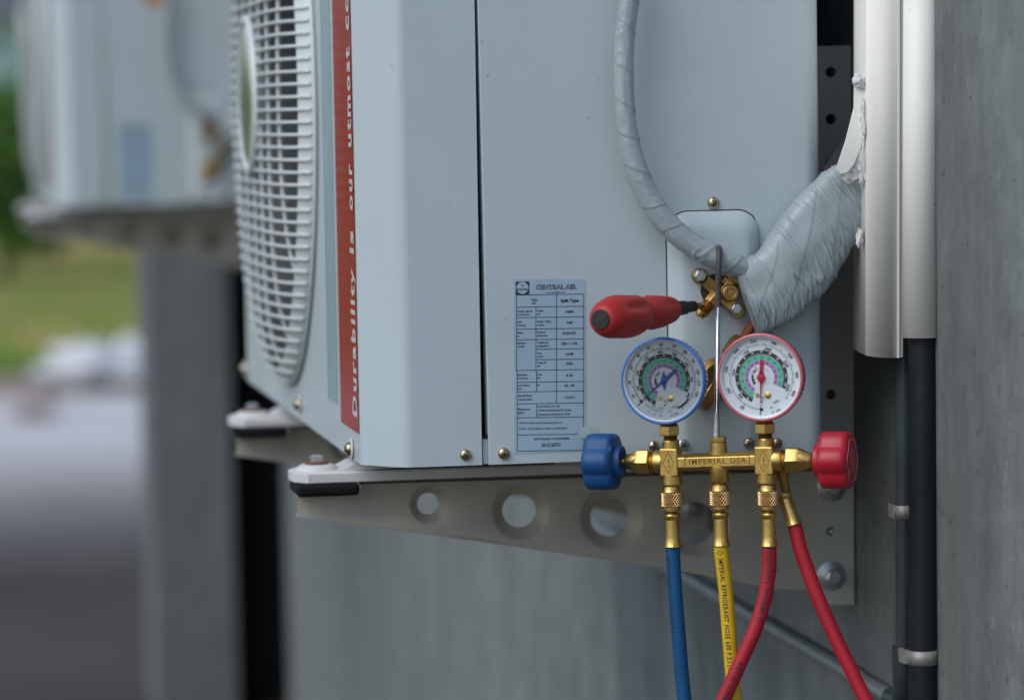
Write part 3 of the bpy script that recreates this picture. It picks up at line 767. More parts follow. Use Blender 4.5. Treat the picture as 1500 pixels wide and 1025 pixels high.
def pipe_pt(i, j):
    t = T[i]; n_ = (view - t*view.dot(t)).normalized(); b_ = t.cross(n_)
    a = 2*PI*j/NV
    s = arc[i] / .027 + a/(2*PI) + .25*noise.noise(Vector((arc[i]*30, 0, 4)))               # helical wrap coordinate
    fr = s - math.floor(s)
    lap = .0009 * (1 - min(fr/.07, 1)) + .0004 * fr
    wr = .0005 * noise.noise(Vector((math.cos(a)*2.2, math.sin(a)*2.2, 0)) + Vector((0,0,1))*(arc[i]*60 + a*.6)) 
    w2 = .0002 * noise.noise(Vector((s*7, a*1.2, 3)))
    mk = max(0, min(1, .3 + 2.2*noise.noise(Vector((arc[i]*16, a*.4, 21)))))
    w3 = .0009 * mk * max(0, 1 - abs(noise.noise(Vector((arc[i]*120 + math.cos(a)*1.6 + math.sin(a)*.9, math.cos(a)*.5, 9))))*6)
    r = rads[i] + lap + wr + w2 + w3
    return path[i] + (n_*math.cos(a) + b_*math.sin(a)) * r
m = MB(); nu = len(path)
m.add([pipe_pt(i, j) for i in range(nu) for j in range(NV)], [(i*NV+j, i*NV+(j+1) % NV, (i+1)*NV+(j+1) % NV, (i+1)*NV+j) for i in range(nu-1) for j in range(NV)])
m.build('thin_run', M['tape'], tp, angle=60)

secs = [((1070,379),(1108,486),54,.15), ((1083,384),(1113,487),52,.36), ((1108,372),(1138,479),52,.46), ((1137,336),(1174,452),50,.5), ((1170,292),(1212,418),48,.5), ((1202,260),(1240,374),44,.5), ((1230,238),(1270,335),38,.5), ((1262,222),(1306,300),30,.5)]
def sec_at(u):
    t = u * (len(secs)-1); k = min(int(t), len(secs)-2); f = t - k
    def cr(get):
        p = [get(secs[max(0,min(len(secs)-1,k+q))]) for q in (-1,0,1,2)]
        return .5*((2*p[1])+(p[2]-p[0])*f+(2*p[0]-5*p[1]+4*p[2]-p[3])*f*f+(3*p[1]-p[0]-3*p[2]+p[3])*f**3)
    tx, ty = cr(lambda s: s[0][0]), cr(lambda s: s[0][1]); bx, by = cr(lambda s: s[1][0]), cr(lambda s: s[1][1])
    return FP(tx, ty, cr(lambda s: s[2])), FP(bx, by, cr(lambda s: s[2])), cr(lambda s: s[3])
def bundle(u, v):
    a_, b_, fl = sec_at(u)
    c = (a_ + b_) / 2; h = (a_ - b_) / 2; H = h.length
    dn = Vector((0,-1,0)) * H * fl
    ang = 2*PI*v
    ca, sa_ = math.cos(ang), math.sin(ang)
    p = c + h * ca + dn * (abs(sa_)**.62 * (1 if sa_ > 0 else -1))
    out = (h.normalized()*ca + Vector((0,-1,0))*sa_)
    side = ca                                   # +1 top edge, -1 bottom edge
    # tape pleats that fan out from the upper left
    q = u*6.2 + side*.50 + .35*noise.noise(Vector((u*3, side, 1)))
    fr = q - math.floor(q)
    d = .0013 * (1 - min(fr/.03, 1)) + .0006*fr
    q2 = u*4.3 - side*.75 + .25*noise.noise(Vector((u*4, side, 17)))
    f2 = q2 - math.floor(q2)
    d += .0007 * (1 - min(f2/.05, 1)) + .0005*f2
    msk = max(0, min(1, .40 + 2.0*noise.noise(Vector((u*6 + side*.8, side*1.1, 31)))))
    for fq, sl_, am, sd_ in ((17, .9, .0016, 2), (31, 1.5, .0013, 7), (56, 2.2, .0004, 13)):
        nz = noise.noise(Vector((u*fq + side*sl_, side*.55, sd_)))
        d += .75 * msk * am * (max(0, 1 - abs(nz)*7.5) - .25*max(0, 1 - abs(nz - .16)*9))
    d += .0028 * noise.noise(Vector((u*6, side*1.5, 8)))
    low = max(0, -side - .15)
    d += low * .0024 * noise.noise(Vector((u*70 - side*3, side*2.5, 11)))
    return p + out * d
m = MB().grid(bundle, 520, 120, closev=True)
m.f.append(tuple(range(119, -1, -1)))
m.build('thick_bundle', M['tape'], tp, angle=70)
MB().tube(smooth_path([FP(1225,262,36), FP(1242,236,34), FP(1262,210,30), FP(1280,170,28)], 6), 24*S0, 20).build('inner_insulation', M['foam_black'], tp)
def lump(m, c, ax, ay, az, amp, seed, nu=26, nv=32):
    def fn(u, v):
        th = PI*u; ph = 2*PI*v
        d = Vector((math.sin(th)*math.cos(ph), math.sin(th)*math.sin(ph), math.cos(th)))
        k = 1 + amp*noise.noise(d*1.8 + Vector((seed,0,0))) + amp*.7*noise.noise(d*5 + Vector((0,seed,0))) + amp*.4*noise.noise(d*11 + Vector((0,0,seed)))
        return c + (ax*d.x + ay*d.y + az*d.z)*k
    m.grid(fn, nu, nv, closev=True)
    return m
EX, EY, EZ = Vector((1,0,0)), Vector((0,1,0)), Vector((0,0,1))
m = lump(MB(), FP(1247, 317, 62), EX*7*S0, EY*3*S0, (EZ*8 - EX*5)*S0, .8, 3)
m.build('putty_smear', M['putty'], tp)

# ------------------------------------------------------------------ cream trunking, cream pipe and what comes out of them
TIL = .010                      # these stand a little out of true with the unit
def tr(px, py, Y): return P(px, py, Y)
tk = thing('pipe_trunking', 'cream plastic line trunking with a broken flap packed with white putty', 'trunking', P(1290, 522, -.03))
def prof_at(py_front, bottom=False):
    yb = 520
    pts = []
    for px, Y, dp in ((1318, -.055, 3), (1290, -.0552, 3), (1270, -.0545, 0), (1268, -.0535, -.5), (1266.6, -.050, -2), (1263, -.041, -3), (1259, -.027, -5), (1254, -.006, -8), (1250, .012, -11), (1249, .030, -13)):
        pts.append(P(px + (1.6 if py_front < 0 else 0), py_front + (dp if bottom else 0), Y))
    return pts
b0, b1 = prof_at(521, True), prof_at(-120)
n_ = len(b0)
m = MB().add(b0 + b1, [(i, i+1, n_+i+1, n_+i) for i in range(n_-1)])
co = m.build('cover', M['pvc'], tk, angle=30, wn=True)
sm = co.modifiers.new('thickness', 'SOLIDIFY'); sm.thickness = .0018; sm.offset = -1
e0, e1 = P(1314.2, 524, -.0566), P(1317.6, 524, -.0566); f0, f1 = P(1314.6, -120, -.0566), P(1318.4, -120, -.0566)
MB().prism([[e0, e1, f1, f0]], (0,.0012,0)).build('edge_bead', M['pvc'], tk, smooth=False)
MB().prism([[P(1318,523,-.054), P(1322.5,523,-.054), P(1322.5,-120,-.054), P(1318,-120,-.054)]], (0,.03,0)).build('back_plate', M['pvc'], tk, smooth=False)
fl = [(1251,112), (1268.5,106), (1268,180), (1262,215), (1252,240), (1243,252), (1232,256), (1226,248), (1226.5,240), (1238,206), (1250,158)]
m = MB().prism([[P(x, y, -.044 - .010*min(1, max(0, (y-110)/110.0))) for x, y in fl]], (.0012, .0022, 0))
m.build('broken_flap', M['pvc'], tk, bevel=.0006)
m = MB()
random.seed(3)
for cx_, cy_, ax_, ay_, w_ in ((1250,252,17,14,88), (1262,232,9,30,94), (1264,180,6,34,96), (1259,118,9,10,92), (1240,246,11,9,84), (1256,262,10,6,84)):
    lump(m, FP(cx_, cy_, w_), EX*ax_*S0, EY*7*S0, EZ*ay_*S0, .42, cx_*.37)
m.build('putty_filler', M['putty'], tk)
lump(MB(), FP(1259, 349, 92), EX*5*S0, EY*6*S0, EZ*12*S0, .5, 6.1).build('putty_dab', M['putty'], tk)

wp = thing('cream_pipe', 'round cream plastic pipe standing between the trunking and the bare concrete', 'pipe', P(1348, 497, -.085))
cbot, ctop = P(1347.3, 494, -.085), P(1349.2, -120, -.085)
sP = scale_at(cbot); ax = (ctop - cbot); L = ax.length; ax.normalize()
m = MB().open_lathe(cbot, ax, [(0, 25.6*sP), (L, 25.6*sP)], 40)
po = m.build('tube', M['pvc'], wp)
sm = po.modifiers.new('thickness', 'SOLIDIFY'); sm.thickness = .0016; sm.offset = -1
bc_ = thing('black_conduit', 'black conduit running down out of the cream pipe beside the concrete wall', 'conduit', P(1352, 1025, -.085))
k0, k1 = P(1351.6, 1500, -.083), P(1351.8, 400, -.083)
MB().tube([k0, P(1351.6, 1000, -.083), P(1351.6, 700, -.083), k1], 20.2*sP, 36).build('tube', M['conduit'], bc_)
MB().tube([P(1350, 495, -.0795), P(1350, 492, -.0795)], 22*sP, 30).build('sleeve_end', M['foam_black'], bc_)
gp = thing('drain_pipe', 'dark grey green drain pipe with a coupling and elbow turning along the wall', 'pipe', P(1322, 1000, -.03))
YG = -.035
sG = scale_at(P(1322, 700, YG))
MB().tube([P(1324, 945, YG), P(1324, 500, YG), P(1324, 300, YG)], 12.5*sG, 24).build('upright_pipe', M['greenpipe'], gp)
zE = P(1310, 1008, .05).z
xE = P(1322, 1000, YG).x
zz0 = P(1322, 945, YG).z
xrun = XW - 15*sG
arcp = [Vector((xE, YG, zz0)), Vector((xE, YG, zE + .030))]
for k in range(1, 9):
    a = k/8*PI/2
    arcp.append(Vector((xE + (xrun-xE)*k/8, YG + .026*(1-math.cos(a)), zE + .026*(1-math.sin(a)))))
arcp.append(Vector((xrun, YG + .048, zE)))
MB().tube(arcp, 15*sG, 24).build('elbow', M['greenpipe'], gp)
MB().tube([Vector((xrun, YG + .040, zE)), Vector((xrun, .5, zE)), Vector((xrun, 1.55, zE))], 12*sG, 20).build('wall_run', M['greypipe'], gp)
MB().tube([Vector((xrun, .10, zE)), Vector((xrun, .15, zE))], 13.6*sG, 20).build('joint_ring', M['greypipe'], gp)
def band(px, py0, py1, Y, r, tab, name, lab):
    o = P(px, py1, Y); h = (P(px, py0, Y) - o).length; s_ = scale_at(o)
    t = thing(name, lab, 'pipe clamp', o, 'steel pipe clamps')
    m = MB().open_lathe(o, (0,0,1), [(0, r*s_), (h, r*s_)], 36); b = m.build('band', M['clamp'], t)
    sm = b.modifiers.new('thickness', 'SOLIDIFY'); sm.thickness = .0005; sm.offset = 1
    e = o + Vector((-r*s_*.95 - tab*s_/2, .004, h/2))
    MB().box((e.x - tab*s_/2, e.y - .003, e.z - h/2*.96), (e.x + tab*s_/2, e.y + .012, e.z + h/2*.96)).build('tab', M['clamp'], t, bevel=.0006)
band(1351.3, 951, 972, -.083, 20.7, 8, 'pipe_clamp', 'wide steel clamp around the black conduit near its lower end')
band(1324, 739, 759.5, YG, 12.9, 3, 'pipe_clamp', 'small steel clamp around the grey green drain pipe below the trunking')

# ------------------------------------------------------------------ manifold gauge set
MO = P(1052, 675, -.085)
vd = ray(1052, 675).normalized()
nh = Vector((-vd.x, -vd.y, 0)).normalized()
a = R(-15)                    # turned so its right-hand flanks show
MN = Vector((nh.x*math.cos(a) - nh.y*math.sin(a), nh.x*math.sin(a) + nh.y*math.cos(a), 0))
MU0 = Vector((0,0,1)).cross(MN).normalized()
if MU0.dot(CX) < 0: MU0 = -MU0
ro_ = .013
MU = (MU0*math.cos(ro_) + EZ*math.sin(ro_)); MV = (EZ*math.cos(ro_) - MU0*math.sin(ro_))
SM = scale_at(MO)
def MP(px, py, w=0.0): return PN(px, py, MO + MN*(w*SM), MN)
mf = thing('manifold_gauge_set', 'brass refrigerant manifold with blue and red gauges hanging by a steel hook', 'manifold gauge', MO)
def lathe_px(name, c, axis, prof, m, n=32, parent=mf, **k):
    return MB().lathe(c, axis, [(h*SM, r*SM) for h, r in prof], n, **{q: v for q, v in k.items() if q in ('ref','mod')}).build(name, m, parent, **{q: v for q, v in k.items() if q not in ('ref','mod')})
# body bar: chamfered
cl, cr_ = MP(990, 677, 0), MP(1114, 673.5, 0)
barx = (cr_ - cl).normalized(); bary = MN.cross(barx) * 1.0
if bary.z < 0: bary = -bary
sec = [(-6,-12.5), (6,-12.5), (13,-7.5), (13,7.5), (6,12.5), (-6,12.5), (-13,7.5), (-13,-7.5)]
loop = [cl + MN*(a_*SM) + bary*(b_*SM) for a_, b_ in sec]
body = MB().prism([loop], cr_ - cl).build('body_bar', M['brass'], mf, bevel=.0008)
def BP(px, py, w): return PN(px, py, cl + MN*(w*SM), MN)
rim_ = MB()
lp = [BP(1003,683,13.2), BP(1003,670.5,13.2), BP(1009,668.5,13.2), BP(1092,666.3,13.2), BP(1098,668,13.2), BP(1098,680,13.2)]
rim_.tube(lp, .55*SM, 6)
rim_.build('name_plate_rim', M['brass_dark'], body)
m = MB()
tc_ = BP(1050.5, 674.8, 13.35)
m.text('IMPERIAL USA', lambda gx, gy: tc_ + barx*gx + bary*gy, 8.4*SM, 'C', .008, .97)
m.build('body_lettering', M['brass_dark'], body, smooth=False, recalc=False)
def ring_pr(*a): return list(a)
def side(px, py, knob_m, sgn, gx):
    c = MP(px, py, 0)
    u = MU * sgn                # outward
    blk = MB().obox(c, MU, MV, MN, 14*SM, 21*SM, 15*SM).build('valve_block', M['brass'], mf, bevel=.0014, seg=3)
    # lozenge emblem
    m = MB()
    f0 = c + MN*15.1*SM
    dm = [f0 + MV*16*SM, f0 + MU*8*SM, f0 - MV*16*SM, f0 - MU*8*SM, f0 + MV*16*SM]
    m.tube(dm, .45*SM, 5)
    m.tube([f0 + MV*6.5*SM, f0 - MV*6.5*SM], .45*SM, 5); m.tube([f0 - MV*6.5*SM + MU*.2*SM, f0 - MV*6.5*SM + MU*3*SM], .45*SM, 5); m.tube([f0 + MV*0*SM, f0 + MU*2.4*SM + MV*1*SM], .4*SM, 5)
    m.build('emblem', M['brass_dark'], blk)
    lathe_px('collar', c + MV*19*SM, MV, [(0,13),(11,13),(13,11.5),(13,9)], M['brass'])
    lathe_px('thread', c + MV*31*SM, MV, [(0,10)] + [(q*1.5 + (.75 if z else 0), 10.4 if z else 9.2) for q in range(7) for z in (0,1)], M['brass_dark'])
    lathe_px('lower_collar', c - MV*19*SM, -MV, [(0,15.5),(14,15.5),(16,14),(16,10)], M['brass'])
    lathe_px('thread', c - MV*34*SM, -MV, [(0,10)] + [(q*1.6 + (.8 if z else 0), 11 if z else 10) for q in range(7) for z in (0,1)], M['brass'])
    # stem side
    lathe_px('barrel', c + u*12*SM, u, [(0,16.5),(11,16.5),(13,15.5),(13,13)], M['brass'])
    lathe_px('thread', c + u*24*SM, u, [(0,13)] + [(q*1.4 + (.7 if z else 0), 14.2 if z else 13) for q in range(6) for z in (0,1)], M['brass'])
    lathe_px('packing_nut', c + u*31*SM, u, [(0,18.5),(1.5,20),(17,20),(22,17.5),(38,9.5),(39,8.5)], M['brass'], 6, ref=MN + MV*.001, bevel=.0012)
    lathe_px('packing_cone', c + u*46*SM, u, [(0,16.6),(4,16.4),(22,10.5),(23.5,9.5),(23.5,4)], M['brass'])
    lathe_px('valve_stem', c + u*60*SM, u, [(0,5.2),(22,5.2)], M['brass'], 20)
    k0 = c + u*(74)*SM
    hub = [(0, 15), (0, 22), (1.5, 23.5), (12, 23.5), (12, 24)]
    def lobes(t, i):
        if i < 2: return 1
        q = .5 + .5*math.cos(6*t); return .885 + .125 * (q ** .62)
    kb = MB()
    kp = [(9, 20), (9.5, 37), (11, 41), (14, 43.5), (18, 44.5), (44, 44.5), (49, 43.2), (52.5, 40), (54, 35), (54.5, 20), (54.5, 0)]
    ko = kb.lathe(k0, u, [(h*SM, r*SM) for h, r in kp], 144, ref=MV*.9 + MN*.42, mod=lobes).build('knob', knob_m, mf, angle=50)
    MB().lathe(k0, u, [(h*SM, r*SM) for h, r in [(6, 8), (3, 14), (1, 18), (0, 21), (.6, 23.5), (10, 24.5)]], 40).build('hub', knob_m, ko)
    return c, k0, u, ko
cL, kL, uL, koL = side(983, 676, M['blue_plastic'], -1, 0)
cR, kR, uR, koR = side(1122, 673.5, M['red_plastic'], 1, 0)
# raised outline and lens-shaped emblem on the outer face of the red knob
m = MB()
fr_ = kR + uR*54.6*SM
pts = []
rf = (MV*.9 + MN*.42).normalized(); rb = uR.cross(rf)
for k in range(96):
    t = 2*PI*k/96; q = .5 + .5*math.cos(6*t); rr_ = 34 * (.84 + .16*q**.7)
    pts.append(fr_ + (rf*math.cos(t) + rb*math.sin(t))*rr_*SM)
m.tube(pts, .5*SM, 5, closed=True)
pts = [fr_ + (MV*math.cos(2*PI*k/32)*17 + MN*math.sin(2*PI*k/32)*9)*SM for k in range(32)]
m.tube(pts, .5*SM, 5, closed=True)
m.build('knob_emblem', mat('knob_emblem_pink', (.62, .25, .32), .4), koR)

# centre port
cC = MP(1053, 675, 0)
lathe_px('centre_port', cC + MV*8*SM, MV, [(0,12.5),(20,12.5),(21,11)], M['brass'])
lathe_px('hex_cap', cC + MV*29*SM, MV, [(0,12.5),(6,12.5),(7,11.5),(7,0)], M['brass'], 6, bevel=.0006)
lathe_px('centre_port', cC - MV*8*SM, -MV, [(0,14.5),(21,14.5),(23,13.5),(23,10)], M['brass'])
lathe_px('thread', cC - MV*30*SM, -MV, [(0,10)] + [(q*1.6 + (.8 if z else 0), 11 if z else 10) for q in range(9) for z in (0,1)], M['brass'])
# parking lug at the back right
lug = MP(1144, 690, -24)
lathe_px('parking_lug', lug + MV*10*SM, (MP(1151, 726, -34) - MP(1144, 684, -26)).normalized(), [(0,11),(14,11),(16,9),(22,9),(23,7.5),(40,7.5)], M['brass_dull'])

# gauges
def gauge(px, py, bez, needle_m, ang_tail, arcs, nums, kpa, extra, tail_len, style, label):
    W0 = 18
    c = MP(px, py, W0)
    gu, gv = MU, MV
    g = MB().lathe(c, MN, [(h*SM, r*SM) for h, r in [(-46,0),(-46,48),(-42,54),(-12,56),(-10,59)]], 64).build('pressure_gauge', M['d_black'], mf)
    g['label'] = label
    kn = lambda t, i: 1 + (.012*math.cos(60*t) if i in (1, 2, 3) else 0)
    MB().open_lathe(c, MN, [(h*SM, r*SM) for h, r in [(-22,57),(-21,61.5),(-12,62.5),(-10,62.5),(-8,60.5),(-6,61),(-4,64),(3,64.5),(5.5,63.3),(6.5,62),(6.2,60.6),(5,60.0)]], 240, mod=kn).build('bezel', bez, g, angle=60)
    MB().open_lathe(c, MN, [(h*SM, r*SM) for h, r in [(4.6,60.2),(5.2,59.4),(3.8,58.2),(-4,56.8)]], 64).build('inner_ring', M['bezel_ring'], g)
    def dp(x, y, h=0.0): return c + gu*x*SM + gv*y*SM + MN*(-3.5 + h)*SM
    MB().add([dp(57.2*math.cos(2*PI*k/64), 57.2*math.sin(2*PI*k/64)) for k in range(64)], [tuple(range(64))]).build('dial', M['dial'], g, smooth=False)
    def band_(r0, r1, a0, a1, h):
        n = 64; q = MB()
        v = []
        for k in range(n+1):
            t = R(a0 + (a1-a0)*k/n); v += [dp(r0*math.cos(t), r0*math.sin(t), h), dp(r1*math.cos(t), r1*math.sin(t), h)]
        return q.add(v, [(2*k, 2*k+1, 2*k+3, 2*k+2) for k in range(n)])
    a0, a1 = arcs[:2]
    band_(32.6, 39.2, a0, a1, .2).build('black_band', M['d_black'], g, smooth=False)
    band_(25.4, 32.2, a0-2, a1-2, .2).build('green_band', M['d_green'], g, smooth=False)
    band_(19, 25.0, a0-6, a1-2, .2).build('violet_band', M['d_pink'], g, smooth=False)
    ink = MB(); wht = MB(); grn = MB()
    def tick(r0, r1, t, w, tgt, h=.35):
        t = R(t); d = (math.cos(t), math.sin(t)); e = (-d[1]*w/2, d[0]*w/2)
        tgt.add([dp(r0*d[0]+e[0], r0*d[1]+e[1], h), dp(r0*d[0]-e[0], r0*d[1]-e[1], h), dp(r1*d[0]-e[0], r1*d[1]-e[1], h), dp(r1*d[0]+e[0], r1*d[1]+e[1], h)], [(0,1,2,3)])
    def rt(s, r, ang, h, tgt, rot=None, bold=.03, sx=1.0):
        t = R(ang); up = (math.cos(t), math.sin(t))
        if rot is not None: up = (math.cos(R(rot)), math.sin(R(rot)))
        rg = (up[1], -up[0]); x0, y0 = r*math.cos(t), r*math.sin(t)
        tgt.text(s, lambda gx, gy: dp(x0 + rg[0]*gx + up[0]*gy, y0 + rg[1]*gx + up[1]*gy, .4), h, 'C', bold, sx)
    A0, A1 = arcs[2] if len(arcs) > 2 else (ang_tail, ang_tail - 276)
    for k in range(101):
        t = A0 + (A1-A0)*k/100
        tick(46.5, 49.8 if k % 10 == 0 else (48.8 if k % 5 == 0 else 48.1), t, .8 if k % 5 else 1.1, ink)
    for k in range(69):
        t = A0 + (A1-A0)*k/68
        tick(46.5, 44.2 if k % 10 == 0 else 45.3, t, .75, ink)
    for k in range(56):
        t = a0 + (a1-a0)*k/55
        tick(32.6, 34.4 if k % 5 else 35.4, t, .5, wht); tick(32.3, 30.8, t-1, .45, ink); tick(25.4, 24.2, t-1, .45, ink)
    for k in range(13):
        t = a0 + (a1-a0)*(k+.5)/13
        rt(str(k*10 if k > 3 else k*10-40 if k < 3 else 0), 37, t, 2.5, wht); rt(str(k*10), 28.6, t-2, 2.4, ink); rt(str(k*8), 21.8, t-3, 2.3, ink)
    for s, ang in nums: rt(s, 53.0, ang, 4.2, ink, bold=.03)
    for s, ang in kpa: rt(s, 42.0, ang, 4.0, ink, bold=.03, sx=.95)
    for s, x, y, h, rot in extra:
        tgt = grn if s.startswith('-') else ink
        tgt.text(s, lambda gx, gy: dp(x + gx*math.cos(R(rot)) - gy*math.sin(R(rot)), y + gx*math.sin(R(rot)) + gy*math.cos(R(rot)), .4), h, 'C', .012)
    word = 'Imperial'
    for k, ch in enumerate(word): rt(ch, 14.2, 222 - k*14.5, 4.6, ink, bold=.05)
    for k, ch in enumerate('OIL FILLED'): rt(ch, 13.5, 52 - k*11, 2.0, grn, bold=0)
    ink.add([dp(-1.5,-36,.35), dp(0,-38,.35), dp(1.5,-36,.35), dp(0,-34,.35)], [(0,1,2,3)])
    tick(49.6, 44.8, A0 + 1.5, 5, ink)
    if style == 'blue':
        v = []
        for k in range(17):
            t = R(-64 + 27*k/16); v += [dp(46.6*math.cos(t), 46.6*math.sin(t), .3), dp(43.6*math.cos(t), 43.6*math.sin(t), .3)]
        ink.add(v, [(2*k, 2*k+1, 2*k+3, 2*k+2) for k in range(16)])
        for k in range(24): tick(45 if k % 4 else 43.5, 47, 230 + k*1.55, .5, grn)
    ink.build('dial_print', M['d_black'], g, smooth=False, recalc=False)
    wht.build('band_print', M['dial'], g, smooth=False, recalc=False)
    grn.build('vacuum_print', M['d_greentxt'], g, smooth=False, recalc=False)
    lathe_px('adjusting_screw', dp(9, -26.3, 0), MN, [(0,4.8),(1.2,4.8),(1.6,4),(1.6,0)], M['brass'], 24, parent=g)
    lathe_px('pivot_pin', dp(-6.5, -26.6, 0), MN, [(0,3),(1,3),(1,0)], M['brass_dull'], 20, parent=g)
    # needle
    t = R(ang_tail); d = Vector((math.cos(t), math.sin(t), 0)); e = Vector((-d.y, d.x, 0))
    q = MB()
    def nl(pts): q.prism([[dp(p.x, p.y, 2.2) for p in pts]], MN*.9*SM)
    nl([d*tail_len, d*tail_len*.2 + e*1.2, d*0 + e*3.0, d*-20 + e*2.1, d*-21 + e*3.0, d*-27.5, d*-21 - e*3.0, d*-20 - e*2.1, d*0 - e*3.0, d*tail_len*.2 - e*1.2])
    if style == 'blue': nl([Vector((0,14.5,0)), Vector((4.5,0,0)), Vector((.6,-14.5,0)), Vector((-4.5,0,0))])
    else: nl([Vector((0,11,0)), Vector((6.6,0,0)), Vector((0,-12,0)), Vector((-6.6,0,0))])
    q.build('needle', needle_m, g, smooth=False)
    lathe_px('needle_hub', dp(0,0,2.6), MN, [(0,4.6),(1.3,4.4),(1.7,3),(1.7,0)], needle_m, 24, parent=g)
    MB().add([dp(57*math.cos(2*PI*k/64), 57*math.sin(2*PI*k/64), 5.2) for k in range(64)], [tuple(range(64))]).build('lens', M['lens'], g, smooth=False)
    # hex stem
    return g
gauge(972, 557.5, M['blue_bezel'], M['needle_blue'], 219, (247, -27, (219, -57)),
      [('0',222),('10',206),('20',183),('30',159),('40',136),('50',115),('60',93.5),('70',71.5),('80',51),('90',32),('100',14),('110',-4),('120',-22)],
      [('0',222),('100',196),('200',164),('300',128),('400',97),('500',66),('600',34),('700',2),('800',-32)],
      [('1700',15,-39,3.4,12),('250',17,-49,3.4,18),('psi',10,-51,2.6,10),('kPa',8,-45,2.4,10),('-50',-17.5,-37,3.4,-18),('-100',-7,-40.5,3.4,-6),('-10',-25.5,-44.8,3.2,-28),('-25',-17,-49.5,3.2,-18),('-30',-7.5,-51.5,3.2,-8),('°C',1,-31,4.6,0)],
      45, 'blue', 'blue rimmed pressure gauge with a blue needle')
gauge(1114.5, 552.5, M['red_bezel'], M['needle_red'], 267, (247, -27, (267, -40)),
      [('0',267),('50',236),('100',202),('150',168),('200',134),('250',101),('300',68),('350',35),('400',3),('450',-27)],
      [('500',221),('1000',171),('1500',122),('2000',75),('2500',27),('3000',-22)],
      [('3400',21,-36,3.4,22),('500',24,-48,3.2,24),('psi',15.5,-50.5,2.6,14),('kPa',14,-44,2.4,14),('°C',1,-31,4.6,0)],
      49, 'red', 'red rimmed pressure gauge with a red needle')
for px, py in ((980.5, 629.5), (1120.5, 626.5)):
    o = MP(px, py + 8, 0)
    lathe_px('gauge_nut', o, MV, [(0,14.5),(1.2,16),(14,16),(15.2,14.5),(22,11)], M['brass'], 6, ref=MN*.96 + MU*.2, bevel=.0008)

# hook
hk0 = MP(1049.5, 645, 0)
yh = FP(1052.5, 400, 82)
pth = smooth_path([hk0, MP(1050.5, 560, 0).lerp(FP(1050.5, 560, 90), .5), FP(1051.5, 470, 84), yh, FP(1053.6, 376, 80), FP(1053.4, 366, 74), FP(1053, 363, 62), FP(1053, 364.5, 46), FP(1052.5, 372, 34), FP(1052, 384, 31)], 8)
MB().tube(pth, 3.7*SM, 16).build('hook_rod', M['rod'], mf)
MB().tube([p for p in pth if p.z > P(1052, 452, -.05).z], 4.5*SM, 16).build('hook_sleeve', M['rod_dark'], mf)
MB().tube([MP(1049.5, 644, 0), MP(1049.6, 632, 0), MP(1049.7, 612, 0.5), MP(1050, 604, 1)], [5.6*SM, 5.0*SM, 4.4*SM, 3.6*SM], 16).build('hook_ferrule', M['zinc'], mf)

# ------------------------------------------------------------------ hoses
def knurl(c, ax):
    n = 120; h0, h1 = 0, 21; rows = 43
    prof_ = [(h0 + (h1-h0)*i/(rows-1), 15.2) for i in range(rows)]
    def md(t, i):
        z = i/(rows-1)*21
        a_ = abs(math.sin(10*t + z*.55)); b_ = abs(math.sin(10*t - z*.55))
        return .88 + .15*min(a_, b_)**.8
    return MB().lathe(c, ax, [(h*SM, r*SM) for h, r in prof_], n, mod=md)
def hose_end(t, c, ax, knurled=True):
    q = lambda name, h, prof_, m, n=32: MB().lathe(c + ax*h*SM, ax, [(a_*SM, b_*SM) for a_, b_ in prof_], n).build(name, m, t)
    if knurled:
        q('nut_neck', 0, [(0,10.5),(0,12.2),(3,12.8),(6,13.2),(8,15)], M['brass'])
        knurl(c + ax*8*SM, ax).build('knurled_nut', M['brass_knurl'], t, angle=25)
        q('nut_shoulder', 29, [(0,15),(1,13.2),(6,13),(7.5,11.5),(7.5,7)], M['brass'])
        q('swivel', 36, [(0,6.4),(5,6.4)], M['brass_dark'])
        h = 40.5
    else: h = 0
    q('ferrule_lip', h, [(0,8),(.3,11.2),(2,12.4),(6,12.4),(8,11),(9,10.2)], M['brass'])
    fl_ = lambda t_, i: 1 + (.012*math.cos(18*t_))
    MB().lathe(c + ax*(h+8)*SM, ax, [(a_*SM, b_*SM) for a_, b_ in [(0,10.2),(6,10.4),(26,10.6),(33,11.0),(37,12.2),(40,13.6),(41,13.4),(41,10)]], 72, mod=fl_).build('ferrule', M['brass'], t)
    return c + ax*(h + 46)*SM
def hose(name_label, colour, start, ax, pts, texts=(), r=10.6, knurled=True):
    t = thing('refrigerant_hose', name_label, 'hose', start, 'refrigerant hoses hanging from the manifold')
    e = hose_end(t, start, ax, knurled)
    path_ = smooth_path([e - ax*.004, e + ax*.006] + pts, 16)
    MB().tube(path_, r*SM, 24).build('tube', M['hose_' + colour], t)
    fine = resample(path_, .001)
    for body, s0, phi, h, sense, ink, sx_ in texts:
        m = MB()
        def fn(gx, gy):
            s = s0 + (gx if sense > 0 else -gx)
            i = max(1, min(len(fine)-2, int(s/.001))); f_ = s/.001 - i
            p = fine[i].lerp(fine[i+1], max(-1, min(2, f_))); T_ = (fine[i+1]-fine[i-1]).normalized()
            n_ = (view - T_*view.dot(T_)).normalized(); b_ = T_.cross(n_)
            if b_.dot(CX) < 0: b_ = -b_
            ang = phi + (gy if sense > 0 else -gy)/(r*SM)
            return p + (n_*math.cos(ang) + b_*math.sin(ang))*(r*SM + .00012)
        m.text(body, fn, h*SM, 'L', .02, sx_, cut=.1)
        m.build('hose_lettering', ink, t, smooth=False, recalc=False)
    return t
down = -MV
